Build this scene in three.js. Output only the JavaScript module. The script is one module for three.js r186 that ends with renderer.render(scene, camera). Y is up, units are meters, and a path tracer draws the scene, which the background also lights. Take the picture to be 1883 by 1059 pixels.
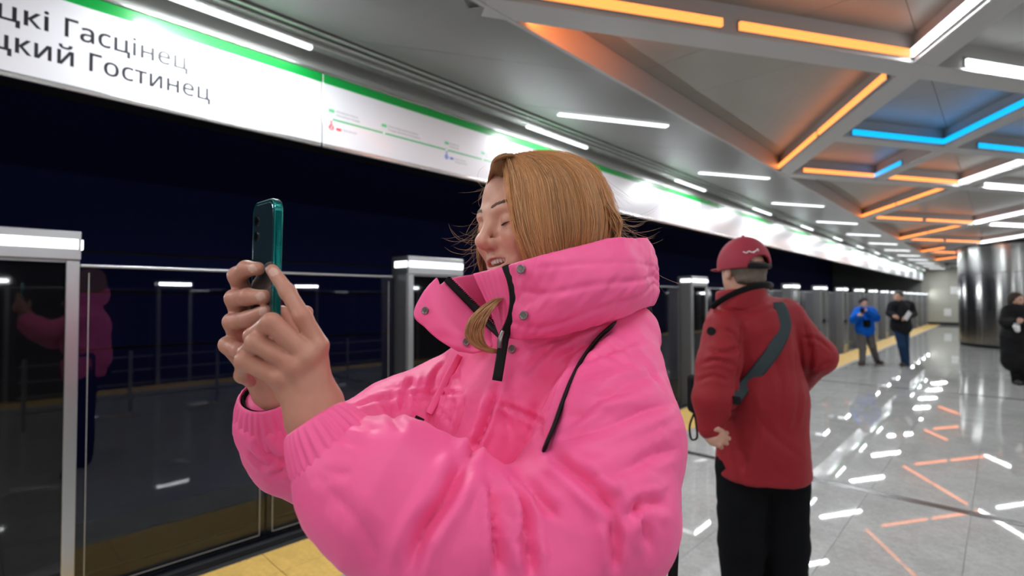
import * as THREE from 'three';
import { RoundedBoxGeometry } from 'three/addons/geometries/RoundedBoxGeometry.js';
import { mergeGeometries } from 'three/addons/utils/BufferGeometryUtils.js';
import { RectAreaLightUniformsLib } from 'three/addons/lights/RectAreaLightUniformsLib.js';

// ---------------------------------------------------------------- camera, background, exposure
// platform axis t runs towards -z, x runs across the platform (tracks at x = -3.4 and x = 4.24)
const EYE = 1.52, FPX = 943, YAW = 43.7 * Math.PI / 180, PITCH = 1.18 * Math.PI / 180;
const scene = new THREE.Scene();
scene.background = new THREE.Color(0x000000);
const camera = new THREE.PerspectiveCamera(2 * Math.atan(529.5 / FPX) * 180 / Math.PI, 1883 / 1059, 0.05, 200);
camera.position.set(0, EYE, 0);
camera.rotation.set(PITCH, YAW, 0, 'YXZ');
camera.focus = 0.84;
camera.userData.fStop = 3.2;
const renderer = new THREE.WebGLRenderer({ antialias: true });
renderer.toneMapping = THREE.LinearToneMapping;
renderer.toneMappingExposure = 1.3;
renderer.shadowMap.enabled = true;
RectAreaLightUniformsLib.init();
const LIGHT_BAR = 160, LIGHT_COVE = 30, LIGHT_LATTICE = 120, LIGHT_COLOUR = 2, LIGHT_POST = 66;

// ---------------------------------------------------------------- helpers
camera.updateMatrixWorld(true);
const CAMR = new THREE.Matrix3().setFromMatrix4(camera.matrixWorld);
// a point seen at pixel (px, py) of the 1883 x 1059 picture, d metres in front of the lens
function P(px, py, d) {
  return new THREE.Vector3((px - 941.5) / FPX * d, (529.5 - py) / FPX * d, -d).applyMatrix3(CAMR).add(camera.position);
}
function rng(seed) { let s = seed >>> 0; return () => { s = (s + 0x6D2B79F5) | 0; let t = Math.imul(s ^ (s >>> 15), 1 | s); t = (t + Math.imul(t ^ (t >>> 7), 61 | t)) ^ t; return ((t ^ (t >>> 14)) >>> 0) / 4294967296; }; }
const lerp = (a, b, t) => a + (b - a) * t, clamp = (x, a = 0, b = 1) => Math.min(b, Math.max(a, x));
const sstep = (a, b, x) => { const t = clamp((x - a) / (b - a)); return t * t * (3 - 2 * t); };
const taken = {};
function numbered(n) { const k = taken[n] = (taken[n] ?? -1) + 1; return k ? n + '_' + String(k).padStart(3, '0') : n; }
function thing(name, label, category, group, pos = [0, 0, 0]) {
  const o = new THREE.Group(); o.name = numbered(name); o.position.set(...pos); o.userData = { label, category };
  if (group) o.userData.group = group;
  scene.add(o); return o;
}
function structure(name, label) { const o = new THREE.Group(); o.name = numbered(name); o.userData = { kind: 'structure' }; if (label) o.userData.label = label; scene.add(o); return o; }
function part(name, geo, mat, parent, pos, label) {
  const m = new THREE.Mesh(geo, mat); m.name = name; m.castShadow = m.receiveShadow = true;
  if (pos) m.position.set(...pos);
  if (label) m.userData.label = label;
  parent.add(m); return m;
}
const ORD = ['', 'first', 'second', 'third', 'fourth', 'fifth', 'sixth', 'seventh', 'eighth', 'ninth', 'tenth', 'eleventh', 'twelfth', 'thirteenth', 'fourteenth', 'fifteenth', 'sixteenth', 'seventeenth', 'eighteenth', 'nineteenth', 'twentieth', 'twenty-first', 'twenty-second'];
const geoCache = {};
function box(w, h, d) { const k = [w, h, d].map((v) => v.toFixed(4)).join(); return geoCache[k] ??= new THREE.BoxGeometry(w, h, d); }
function rbox(w, h, d, r = 0.006, s = 2) { const k = 'r' + [w, h, d, r].map((v) => v.toFixed(4)).join(); return geoCache[k] ??= new RoundedBoxGeometry(w, h, d, s, r); }
// metre-scaled uv from positions, per dominant face axis
function metreUV(geo, s = 1) {
  const p = geo.attributes.position, n = geo.attributes.normal, uv = new Float32Array(p.count * 2);
  for (let i = 0; i < p.count; i++) {
    const ax = Math.abs(n.getX(i)), ay = Math.abs(n.getY(i)), az = Math.abs(n.getZ(i));
    const [u, v] = ay >= ax && ay >= az ? [p.getX(i), p.getZ(i)] : ax >= az ? [p.getZ(i), p.getY(i)] : [p.getX(i), p.getY(i)];
    uv[2 * i] = u * s; uv[2 * i + 1] = v * s;
  }
  geo.setAttribute('uv', new THREE.BufferAttribute(uv, 2)); return geo;
}
// tiling value noise textures
function noiseTex(size, layers, lo, hi, seed, sx = 1, sy = 1, srgb = false, tint = [1, 1, 1]) {
  const r = rng(seed), acc = new Float32Array(size * size);
  for (const [cells, amp] of layers) {
    const cx = Math.max(2, Math.round(cells * sx)), cy = Math.max(2, Math.round(cells * sy)), g = Float32Array.from({ length: cx * cy }, () => r() * 2 - 1);
    for (let y = 0; y < size; y++) for (let x = 0; x < size; x++) {
      const fx = x / size * cx, fy = y / size * cy, ix = Math.floor(fx), iy = Math.floor(fy), u = sstep(0, 1, fx - ix), v = sstep(0, 1, fy - iy);
      const G = (a, b) => g[(b % cy) * cx + (a % cx)];
      acc[y * size + x] += amp * lerp(lerp(G(ix, iy), G(ix + 1, iy), u), lerp(G(ix, iy + 1), G(ix + 1, iy + 1), u), v);
    }
  }
  const total = layers.reduce((a, l) => a + l[1], 0), d = new Uint8Array(size * size * 4);
  for (let i = 0; i < size * size; i++) { const v = lerp(lo, hi, clamp(acc[i] / total * 0.5 + 0.5)); for (let c = 0; c < 3; c++) d[4 * i + c] = 255 * clamp(v * tint[c]); d[4 * i + 3] = 255; }
  const t = new THREE.DataTexture(d, size, size); t.wrapS = t.wrapT = THREE.RepeatWrapping; t.magFilter = t.minFilter = THREE.LinearFilter; if (srgb) t.colorSpace = THREE.SRGBColorSpace; t.needsUpdate = true; return t;
}
const lin = (r, g, b) => new THREE.Color().setRGB(r, g, b);
const std = (c, roughness, metalness = 0, extra = {}) => new THREE.MeshPhysicalMaterial({ color: c, roughness, metalness, ...extra });

// ---------------------------------------------------------------- materials of the station
const speckle = noiseTex(512, [[180, 1], [60, 0.8], [9, 0.9]], 0.80, 1.0, 11, 1, 1, true);
const fineRough = noiseTex(256, [[12, 1], [40, 0.8]], 0.55, 1.0, 12);
const brush = noiseTex(256, [[120, 1], [40, 1]], 0.75, 1.0, 13, 1, 0.03);
const studs = (() => {
  const n = 256, d = new Uint8Array(n * n * 4);
  for (let y = 0; y < n; y++) for (let x = 0; x < n; x++) {
    const u = (x / n * 8) % 1 - 0.5, v = (y / n * 8) % 1 - 0.5, h = sstep(0.36, 0.24, Math.hypot(u, v));
    d.set([h * 255, h * 255, h * 255, 255], 4 * (y * n + x));
  }
  const t = new THREE.DataTexture(d, n, n); t.wrapS = t.wrapT = THREE.RepeatWrapping; t.magFilter = THREE.LinearFilter; t.needsUpdate = true; return t;
})();
const yellowGrain = noiseTex(256, [[60, 1], [14, 1], [5, 0.8]], 0.84, 1.0, 14, 1, 1, true);
const M = {
  tile: [0, 1, 2].map((k) => std(lin(0.51 + k * 0.012, 0.51 + k * 0.012, 0.495 + k * 0.012), 0.025, 0, { map: speckle, specularIntensity: 0.85 })),
  grout: std(lin(0.27, 0.27, 0.26), 0.6),
  darkStrip: std(lin(0.03, 0.03, 0.032), 0.25),
  yellow: std(lin(0.78, 0.50, 0.13), 0.55, 0, { map: yellowGrain, bumpMap: studs, bumpScale: 0.0025 }),
  rib: std(lin(0.42, 0.43, 0.42), 0.4),
  ribGap: std(lin(0.06, 0.065, 0.07), 0.6),
  steel: std(lin(0.50, 0.51, 0.52), 0.3, 1),
  steelSide: std(lin(0.30, 0.31, 0.32), 0.4, 1),
  column: std(lin(0.40, 0.40, 0.39), 0.24, 1, { roughnessMap: brush, anisotropy: 0.8, anisotropyRotation: Math.PI / 2 }),
  glassDark: new THREE.MeshPhysicalMaterial({ color: lin(0.72, 0.75, 0.80), roughness: 0.012, transmission: 1, thickness: 0, ior: 1.48 }),
  glassBlack: std(lin(0.004, 0.004, 0.005), 0.03, 0, { ior: 1.5 }),
  outline: std(lin(0.5, 0.5, 0.48), 0.4, 0.6),
  black: std(lin(0.008, 0.008, 0.009), 0.5, 0, { specularIntensity: 0.5 }),
  panel: std(lin(0.25, 0.255, 0.25), 0.32, 0.4),
  coffer: std(lin(0.27, 0.27, 0.25), 0.42, 0.1),
  beam: std(lin(0.42, 0.42, 0.425), 0.45, 0.05),
  rail: std(lin(0.58, 0.59, 0.59), 0.25, 1),
  cove: std(lin(0.42, 0.43, 0.41), 0.5, 0.3),
  white: std(lin(0.75, 0.75, 0.74), 0.35),
  wall: std(lin(0.42, 0.41, 0.35), 0.45, 0, { roughnessMap: fineRough }),
  navy: std(lin(0.004, 0.012, 0.12), 0.8),
  navyDark: std(lin(0.002, 0.002, 0.005), 0.9),
  ballast: std(lin(0.012, 0.012, 0.012), 0.95),
};
const glow = (r, g, b, k) => new THREE.MeshStandardMaterial({ color: 0x111111, roughness: 0.5, emissive: lin(r, g, b), emissiveIntensity: k });
const WHITE = [0.93, 0.97, 1.0], ORANGE = [1.0, 0.20, 0.035], BLUE = [0.02, 0.28, 1.0];
const G = { white: glow(...WHITE, 2.2), orange: glow(1.0, 0.27, 0.06, 1.75), blue: glow(0.0, 0.45, 1.0, 1.1), post: glow(...WHITE, 2.2) };
function area(parent, rgb, k, w, h, pos, look) {
  const l = new THREE.RectAreaLight(lin(...rgb), k, w, h); l.name = 'lamp_light'; l.position.set(...pos); l.castShadow = true; parent.add(l);
  l.lookAt(new THREE.Vector3(...look)); return l;   // parents sit unrotated at the world's axes, so look is a point of the world
}

// ---------------------------------------------------------------- the station
const T0 = -9, T1 = 39, XL = -3.4, XR = 4.24, XC = 0.42, mir = (x) => 2 * XC - x;
const CEIL = 3.2, COFFER = 3.39;
// floor: slab, polished tiles, dark cross strips
{
  const f = structure('floor', 'polished light grey stone platform floor');
  part('slab', box(XR - XL + 0.1, 0.3, T1 - T0), M.grout, f, [XC, -0.16, -(T0 + T1) / 2]);
  const tw = 0.6, tl = 1.18, J = 0.0022, tiles = [], bands = [];
  const uvBox = (w, d, ou, ov) => { const g = new RoundedBoxGeometry(w, 0.02, d, 1, 0.0015); metreUV(g); const u = g.attributes.uv; for (let i = 0; i < u.count; i++) u.setXY(i, u.getX(i) / 1.7 + ou, u.getY(i) / 1.7 + ov); return g; };
  const r = rng(5), variants = [0, 1, 2, 3].map(() => uvBox(tw - J, tl - J, r(), r()));
  const strips = []; for (let s = 4.9 - 18; s < T1; s += 6) strips.push(s);
  for (const s of strips) {
    if (s > T0) bands.push(s);
    for (let j = 0; j < 5; j++) for (let i = 0; i < 11; i++) {
      const x = -2.58 + tw / 2 + i * tw, t = s + 0.05 + tl / 2 + j * tl;
      if (t < T0 || t > T1 - 0.6 || x > 4.1 - tw / 2) continue;
      tiles.push([x, t, Math.hypot(x, t) + (t < 1 ? 6 : 0) + (x > 0.9 ? 8 : 0)]);
    }
  }
  tiles.sort((a, b) => a[2] - b[2]);
  tiles.slice(0, 300).forEach(([x, t]) => part('tile', variants[Math.floor(r() * 4)], M.tile[Math.floor(r() * 3)], f, [x, -0.01, -t]));
  const rest = mergeGeometries(tiles.slice(300).map(([x, t]) => variants[Math.floor(r() * 4)].clone().translate(x, -0.01, -t)));
  const far = part('far_tiles', rest, M.tile[1], f); far.userData.kind = 'stuff';
  for (const s of bands) part('dark_strip', box(6.7, 0.02, 0.085), M.darkStrip, f, [0.75, -0.0105, -s]);
}
// yellow tactile paving and ribbed guide strip on each edge
for (const [side, sx] of [['left', 1], ['right', -1]]) {
  const X = (x) => sx > 0 ? x : mir(x), f = structure('trim_' + (sx > 0 ? 1 : 2), 'yellow studded tactile paving along the screen doors');
  const g = [0, 1, 2].map((k) => { const b = new RoundedBoxGeometry(0.277, 0.024, 0.597, 1, 0.002); metreUV(b, 1 / 0.3); const u = b.attributes.uv; for (let i = 0; i < u.count; i++) u.setXY(i, u.getX(i) + k * 0.37, u.getY(i) + k * 0.61); return b; });
  let n = 0; const rest = [], r = rng(21);
  const list = []; for (let t = T0 + 0.3; t < T1; t += 0.6) for (let i = 0; i < 2; i++) list.push([-3.2 + 0.14 + i * 0.28, t]);
  list.sort((a, b) => Math.abs(a[1] - 3) - Math.abs(b[1] - 3));
  for (const [x, t] of list) { if (sx > 0 && n++ < 300) part('tactile_tile', g[Math.floor(r() * 3)], M.yellow, f, [X(x), -0.008, -t]); else rest.push(g[1].clone().translate(X(x), -0.008, -t)); }
  if (rest.length) part('far_tactile_tiles', mergeGeometries(rest), M.yellow, f).userData.kind = 'stuff';
  const h = structure('trim_' + (sx > 0 ? 3 : 4), 'dark and light grey ribbed strip beside the yellow paving');
  part('strip_base', box(0.062, 0.02, T1 - T0), M.ribGap, h, [X(-2.609), -0.012, -(T0 + T1) / 2]);
  for (let i = 0; i < 3; i++) part('rib', rbox(0.013, 0.02, T1 - T0, 0.003, 1), M.rib, h, [X(-2.632 + i * 0.022), -0.006, -(T0 + T1) / 2]);
  const s = structure('trim_' + (sx > 0 ? 5 : 6), 'dark metal threshold under the screen doors');
  part('threshold', box(0.24, 0.03, T1 - T0), M.steelSide, s, [X(-3.32), -0.012, -(T0 + T1) / 2]);
  part('threshold_edge', box(0.05, 0.02, T1 - T0), M.black, s, [X(-3.275), 0.004, -(T0 + T1) / 2]);
}
// platform screen doors: posts with a light bar and glass leaves between them
const PER = 2.405, POST_W = 0.535, POST_T = -0.19;
const posts = []; for (let k = -3; k <= 16; k++) posts.push(POST_T + k * PER);
function screenDoors(sx) {
  const X = (x) => sx > 0 ? x : mir(x), inward = sx;   // inward: the way to the platform's middle
  const where = sx > 0 ? '' : ' on the opposite platform edge', N = posts.length;
  posts.forEach((t, k) => {
    const o = thing('screen_door_post', `${sx > 0 ? '' : 'opposite-edge '}steel screen door post with light bar, ${ORD[N - k]} from the end wall`, 'door post', 'screen door posts' + where, [X(-3.3), 0, -(t + POST_W / 2)]);
    part('housing', rbox(0.2, 1.84, POST_W, 0.008), M.steelSide, o, [0, 0.92, 0]);
    const fx = inward * 0.1;
    part('frame_side', rbox(0.02, 1.70, 0.05, 0.005), M.steel, o, [fx + inward * 0.008, 0.85, POST_W / 2 - 0.027]);
    part('frame_side', rbox(0.02, 1.70, 0.05, 0.005), M.steel, o, [fx + inward * 0.008, 0.85, -POST_W / 2 + 0.027]);
    part('header', rbox(0.024, 0.135, POST_W + 0.004, 0.005), M.steel, o, [fx + inward * 0.009, 1.772, 0]);
    part('front_glass', box(0.008, 1.66, POST_W - 0.1), M.glassBlack, o, [fx + inward * 0.004, 0.86, 0]);
    const led = part('light_bar', box(0.012, 0.046, POST_W - 0.02), G.post, o, [fx + inward * 0.025, 1.778, 0]);
    for (const e of [-1, 1]) part('light_bar', box(0.15, 0.046, 0.012), G.post, o, [0.03 * inward, 1.778, e * (POST_W / 2 + 0.005)]);
    area(o, WHITE, LIGHT_POST, POST_W - 0.04, 0.04, [fx + inward * 0.033, 1.778, 0], [X(-3.3) + inward * 5, 1.778, -(t + POST_W / 2)]);
  });
  for (let k = 0; k < N - 1; k++) {
    const a = posts[k] + POST_W, b = posts[k + 1], w = b - a, mid = (a + b) / 2;
    const o = thing('screen_door', `${sx > 0 ? '' : 'opposite-edge '}dark glass sliding door pair with thin steel rim, ${ORD[N - 1 - k]} from the end wall`, 'glass door', 'glass screen doors' + where, [X(-3.365), 0, -mid]);
    for (const e of [-1, 1]) {
      const lw = w / 2 - 0.022, zc = e * (lw / 2 + 0.004);
      const leaf = part('door_leaf', box(0.012, 1.66, lw), sx > 0 ? M.glassDark : M.glassBlack, o, [0, 0.85, zc]);
      part('leaf_rim', rbox(0.026, 0.014, lw, 0.004, 1), M.steel, leaf, [0, 0.836, 0]);
      const line = [[0.003, 1.6, 0, lw / 2 - 0.035], [0.003, 1.6, 0, -lw / 2 + 0.035]];
      for (const [, h, y, z] of line) part('leaf_outline', box(0.003, h, 0.0035), M.outline, leaf, [inward * 0.0075, y, z]);
      part('leaf_outline', box(0.003, 0.0035, lw - 0.07), M.outline, leaf, [inward * 0.0075, -0.8, 0]);
      part('leaf_stile', box(0.03, 1.66, 0.03), M.black, leaf, [-inward * 0.024, 0, -e * (lw / 2 - 0.017)]);
      part('kick_plate', box(0.03, 0.10, lw), M.black, leaf, [-inward * 0.024, -0.78, 0]);
    }
  }
}
screenDoors(1); screenDoors(-1);
// ceiling: edge strips, cove rails, coffer panels, lattice beams
const LX = -2.13, RX = mir(LX), DX = 1.69, DT = 2.775, A0T = 2.0;   // lattice
{
  const c = structure('ceiling', 'grey metal panel ceiling with a triangular beam lattice');
  const len = T1 - T0, mid = -(T0 + T1) / 2;
  part('roof_slab', box(XR - XL + 0.4, 0.2, len), M.cove, c, [XC, 3.75, mid]);
  // edge strip panels: skewed along the light bars
  const sk = 0.59, dep = 0.92;
  for (const sx of [1, -1]) {
    const X = (x) => sx > 0 ? x : mir(x);
    const sh = new THREE.Shape(), run = dep / sk, L = 1.5 - 0.006;   // shape x = distance from the lattice, y = t
    sh.moveTo(0, 0); sh.lineTo(0, L); sh.lineTo(-dep, L - run); sh.lineTo(-dep, -run); sh.closePath();
    const g = new THREE.ExtrudeGeometry(sh, { depth: 0.02, bevelEnabled: true, bevelSize: 0.002, bevelThickness: 0.002, bevelSegments: 1, bevelOffset: -0.002 });
    g.rotateX(-Math.PI / 2); if (sx < 0) { g.scale(-1, 1, 1); const ix = g.index; const p = g.attributes.position.array, n = g.attributes.normal.array; for (let i = 0; i < p.length; i += 9) for (let q = 0; q < 3; q++) { [p[i + q], p[i + 6 + q]] = [p[i + 6 + q], p[i + q]];[n[i + q], n[i + 6 + q]] = [n[i + 6 + q], n[i + q]]; } }
    metreUV(g);
    for (let t = T0 + 0.2; t < T1 + 0.5; t += 1.5) part('edge_panel', g, M.panel, c, [X(LX - 0.002), CEIL, -t]);
    part('lattice_rim', rbox(0.03, COFFER - CEIL + 0.02, len, 0.004, 1), M.beam, c, [X(LX + 0.014), (CEIL + COFFER) / 2, mid]);
  }
  // coffer panels
  for (let t = T0; t < T1; t += 0.75) for (let i = 0; i < 3; i++) part('coffer_panel', metreUV(box(1.69 - 0.004, 0.02, 0.746).clone()), M.coffer, c, [LX + 0.03 + DX * (i + 0.5), COFFER + 0.01, -(t + 0.375)]);
  // lattice beams
  const beamMat = M.beam;
  const BW = 0.2;
  function beam(x0, t0, x1, t1, w = BW) {
    if (Math.max(t0, t1) < T0 + 0.2 || Math.min(t0, t1) > T1 - 0.2) return;
    const cut = (x, t, X, T) => { let s = 0; if (t < T0 + 0.1) s = (T0 + 0.1 - t) / (T - t); if (t > T1 - 0.1) s = (t - T1 + 0.1) / (t - T); return [lerp(x, X, s), lerp(t, T, s)]; };
    const [a, b] = cut(x0, t0, x1, t1), [e, f] = cut(x1, t1, x0, t0), L = Math.hypot(e - a, f - b);
    const m = part('lattice_beam', rbox(w, COFFER - CEIL + 0.02, L, 0.008, 2), beamMat, c, [(a + e) / 2, (CEIL + COFFER) / 2 + (f > b ? 0.004 : 0.008) + (w < 0.2 ? 0.006 : 0), -(b + f) / 2]);
    m.rotation.y = Math.atan2(e - a, -(f - b));
  }
  for (let k = -3; k <= 8; k++) {
    const t = A0T + 5.55 * k;
    beam(LX, t, RX, t + 3 * DT); beam(LX, t, RX, t - 3 * DT);
  }
  // the finer cell with the blue strips
  const m1 = [LX + DX / 2, A0T + 5.55 - DT / 2], m2 = [LX + DX / 2, A0T + 5.55 + DT / 2];
  beam(...m1, m1[0] + 2 * DX, m1[1] + 2 * DT, 0.16); beam(...m2, m2[0] + 2 * DX, m2[1] - 2 * DT, 0.16);
}
// cove rails above the signs
for (const sx of [1, -1]) {
  const X = (x) => sx > 0 ? x : mir(x), len = T1 - T0, mid = -(T0 + T1) / 2, c = structure('trim_' + (sx > 0 ? 7 : 8), 'silver rails and shadow gaps between ceiling and sign band');
  const rail = (name, x, y, w, h, m) => part(name, rbox(w, h, len, 0.004, 1), m, c, [X(x), y, mid]);
  rail('cove_back', -3.2, 3.27, 0.36, 0.02, M.cove);
  rail('cove_wall', -3.36, 3.16, 0.02, 0.24, M.cove);
  rail('upper_rail', -3.078, 3.196, 0.032, 0.03, M.rail);
  rail('upper_rail', -3.126, 3.182, 0.034, 0.034, M.rail);
  rail('lamp_rail', -3.19, 3.150, 0.07, 0.022, M.rail);
  rail('sign_lip', -3.318, 3.052, 0.05, 0.014, M.rail);
}
// cove lamps
const coveT = []; for (let k = -3; k <= 12; k++) if (1.0 + 3.03 * k > T0 + 1) coveT.push(1.0 + 3.03 * k);
for (const sx of [1]) coveT.forEach((t, k) => {
  const X = sx > 0 ? -3.2 : mir(-3.2), o = thing('cove_lamp', `${sx > 0 ? '' : 'opposite-edge '}white tube lamp above the sign band, ${ORD[coveT.length - k]} from the end wall`, 'lamp', 'cove lamps' + (sx > 0 ? '' : ' opposite'), [X, 3.133, -t]);
  part('lamp_tube', box(0.034, 0.014, 0.95), G.white, o);
  part('lamp_clip', rbox(0.02, 0.012, 0.03, 0.003), M.rail, o, [0, 0.006, 0.46]); part('lamp_clip', rbox(0.02, 0.012, 0.03, 0.003), M.rail, o, [0, 0.006, -0.46]);
  area(o, WHITE, LIGHT_COVE, 0.03, 0.93, [0, -0.009, 0], [X, 0, -t]);
});
// diagonal light bars in the edge strips
const barT = []; for (let t = 4.13 - 12; t < T1 - 1; t += 3) barT.push(t);
for (const sx of [1, -1]) barT.forEach((t, k) => {
  const X = sx > 0 ? -2.61 : mir(-2.61), o = thing('ceiling_light', `diagonal white ceiling light bar${sx > 0 ? ' above the yellow paving' : ' on the opposite side'}, ${ORD[barT.length - k]} from end wall`, 'ceiling light', 'diagonal ceiling light bars' + (sx > 0 ? '' : ' opposite'), [X, CEIL - 0.006, -t]);
  const ang = -sx * 0.515;
  const d = part('diffuser', rbox(0.062, 0.02, 1.14, 0.0099, 1), G.white, o); d.rotation.y = ang;
  const f = part('trim_ring', rbox(0.074, 0.008, 1.155, 0.0035, 2), M.rail, o, [0, 0.006, 0]); f.rotation.y = ang;
  const l = area(o, WHITE, LIGHT_BAR, 0.055, 1.12, [0, -0.014, 0], [X, 0, -t]);
  l.rotation.set(-Math.PI / 2, 0, ang);
});
// lattice light strips
{
  const n = (i, k) => [LX + DX * i, A0T + 5.55 * k + (i % 2 ? DT : 0)];   // node i across, k along
  const mix = (a, b, s) => [lerp(a[0], b[0], s), lerp(a[1], b[1], s)];
  const list = [];   // from, to, colour, beam width, place
  const name = { orange: 'orange', white: 'white', blue: 'blue' };
  for (let k = -2; k <= 4; k++) {
    const A = n(0, k), C = n(1, k), B = n(0, k + 1), D = n(2, k), E = n(2, k + 1), Fm = n(3, k);
    list.push([mix(A, C, 0.07), mix(A, C, 0.46), 'orange', 0.2], [mix(A, C, 0.5), mix(A, C, 0.95), 'orange', 0.2]);
    list.push([mix(B, C, 0.06), mix(B, C, 0.5), 'orange', 0.2], [mix(B, C, 0.52), mix(B, C, 0.95), 'orange', 0.2]);
    list.push([mix(C, D, 0.06), mix(C, D, 0.62), 'white', 0.2], [mix(C, E, 0.1), mix(C, E, 0.75), 'white', 0.2]);
    list.push([mix(E, Fm, 0.06), mix(E, Fm, 0.9), 'orange', 0.2], [mix(D, Fm, 0.06), mix(D, Fm, 0.9), 'orange', 0.2]);
  }
  const m1 = mix(n(0, 1), n(1, 0), 0.5), m2 = mix(n(0, 1), n(1, 1), 0.5), K = [LX + DX, A0T + 5.55];
  const far = [K[0] + DX, m1[1] - 0.0], q = (a, b) => [a, b];
  list.push([mix(m1, K, 0.12), mix(m1, K, 0.94), 'blue', 0.16], [mix(K, [K[0] + DX / 2, K[1] - DT / 2], 0.05), mix(K, [K[0] + DX / 2, K[1] - DT / 2], 1.0), 'blue', 0.16]);
  list.push([mix(K, [K[0] + DX / 2, K[1] + DT / 2], 0.22), mix(K, [K[0] + DX / 2, K[1] + DT / 2], 1.0), 'blue', 0.16], [mix(m2, K, 0.08), mix(m2, K, 0.55), 'blue', 0.16]);
  const count = { orange: 0, white: 0, blue: 0 };
  list.forEach(([a, b, col, bw], i) => {
    if (Math.hypot((a[0] + b[0]) / 2 - 0.93, (a[1] + b[1]) / 2 - 22.9) < 2.1) return;
    const L = Math.hypot(b[0] - a[0], b[1] - a[1]), ux = (b[0] - a[0]) / L, ut = (b[1] - a[1]) / L;
    let nx = -ut, nt = ux; const mx = (a[0] + b[0]) / 2, mt = (a[1] + b[1]) / 2;
    if (nx * (0 - mx) + nt * (0 - mt) < 0) { nx = -nx; nt = -nt; }
    const off = bw / 2 + 0.018, x = mx + nx * off, t = mt + nt * off;
    const cell = Math.round((mt - A0T) / 5.55 * 2) + 6, inner = mx < -1.3 ? 'outer' : mx < 0.6 ? 'middle' : 'far';
    const o = thing('light_strip', col === 'blue' ? `blue light strip, ${['upper right', 'long right-hand', 'separate right-hand', 'short lower'][i - list.length + 4]} one of the blue zigzag` : `${col} light strip, ${inner} stretch of ${ORD[Math.max(1, cell)]} lattice bay, slanting ${ut * ux > 0 ? 'away from' : 'towards'} the signs`, 'light strip', col + ' lattice light strips', [x, CEIL + 0.05, -t]);
    const ang = Math.atan2(ux, -ut);
    const m = part('diffuser', box(0.035, 0.05, L), G[col], o); m.rotation.y = ang;
    const tr = part('back_channel', box(0.02, 0.07, L + 0.01), M.rail, o, [-nx * 0.009, 0.004, nt * 0.009]); tr.rotation.y = ang;
    const rgb = { orange: ORANGE, white: WHITE, blue: BLUE }[col];
    if (col === 'white') { const l = area(o, rgb, LIGHT_LATTICE, 0.033, L * 0.98, [0, -0.028, 0], [x, 0, -t]); l.rotation.set(-Math.PI / 2, 0, ang); }
    else area(o, rgb, LIGHT_COLOUR, L * 0.98, 0.045, [nx * 0.02, 0, -nt * 0.02], [x + nx * 3, CEIL + 0.05, -(t + nt * 3)]);
    if (Math.abs(mx - (LX + DX * 0.25)) < 0.5 && col === 'orange' && Math.abs(mt - A0T - 0.75) < 0.6) {   // its twin on the hidden face lights the rim of the lattice
      const o2 = thing('light_strip', 'orange light strip on the far face of the beam above the sign', 'light strip', 'orange lattice light strips', [mx - nx * off, CEIL + 0.05, -(mt - nt * off)]);
      const d2 = part('diffuser', box(0.035, 0.05, L), G.orange, o2); d2.rotation.y = ang;
      area(o2, rgb, LIGHT_COLOUR * 6, L * 0.98, 0.045, [-nx * 0.02, 0, nt * 0.02], [mx - nx * 3, CEIL + 0.05, -(mt - nt * 3)]);
    }
  });
}
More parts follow.
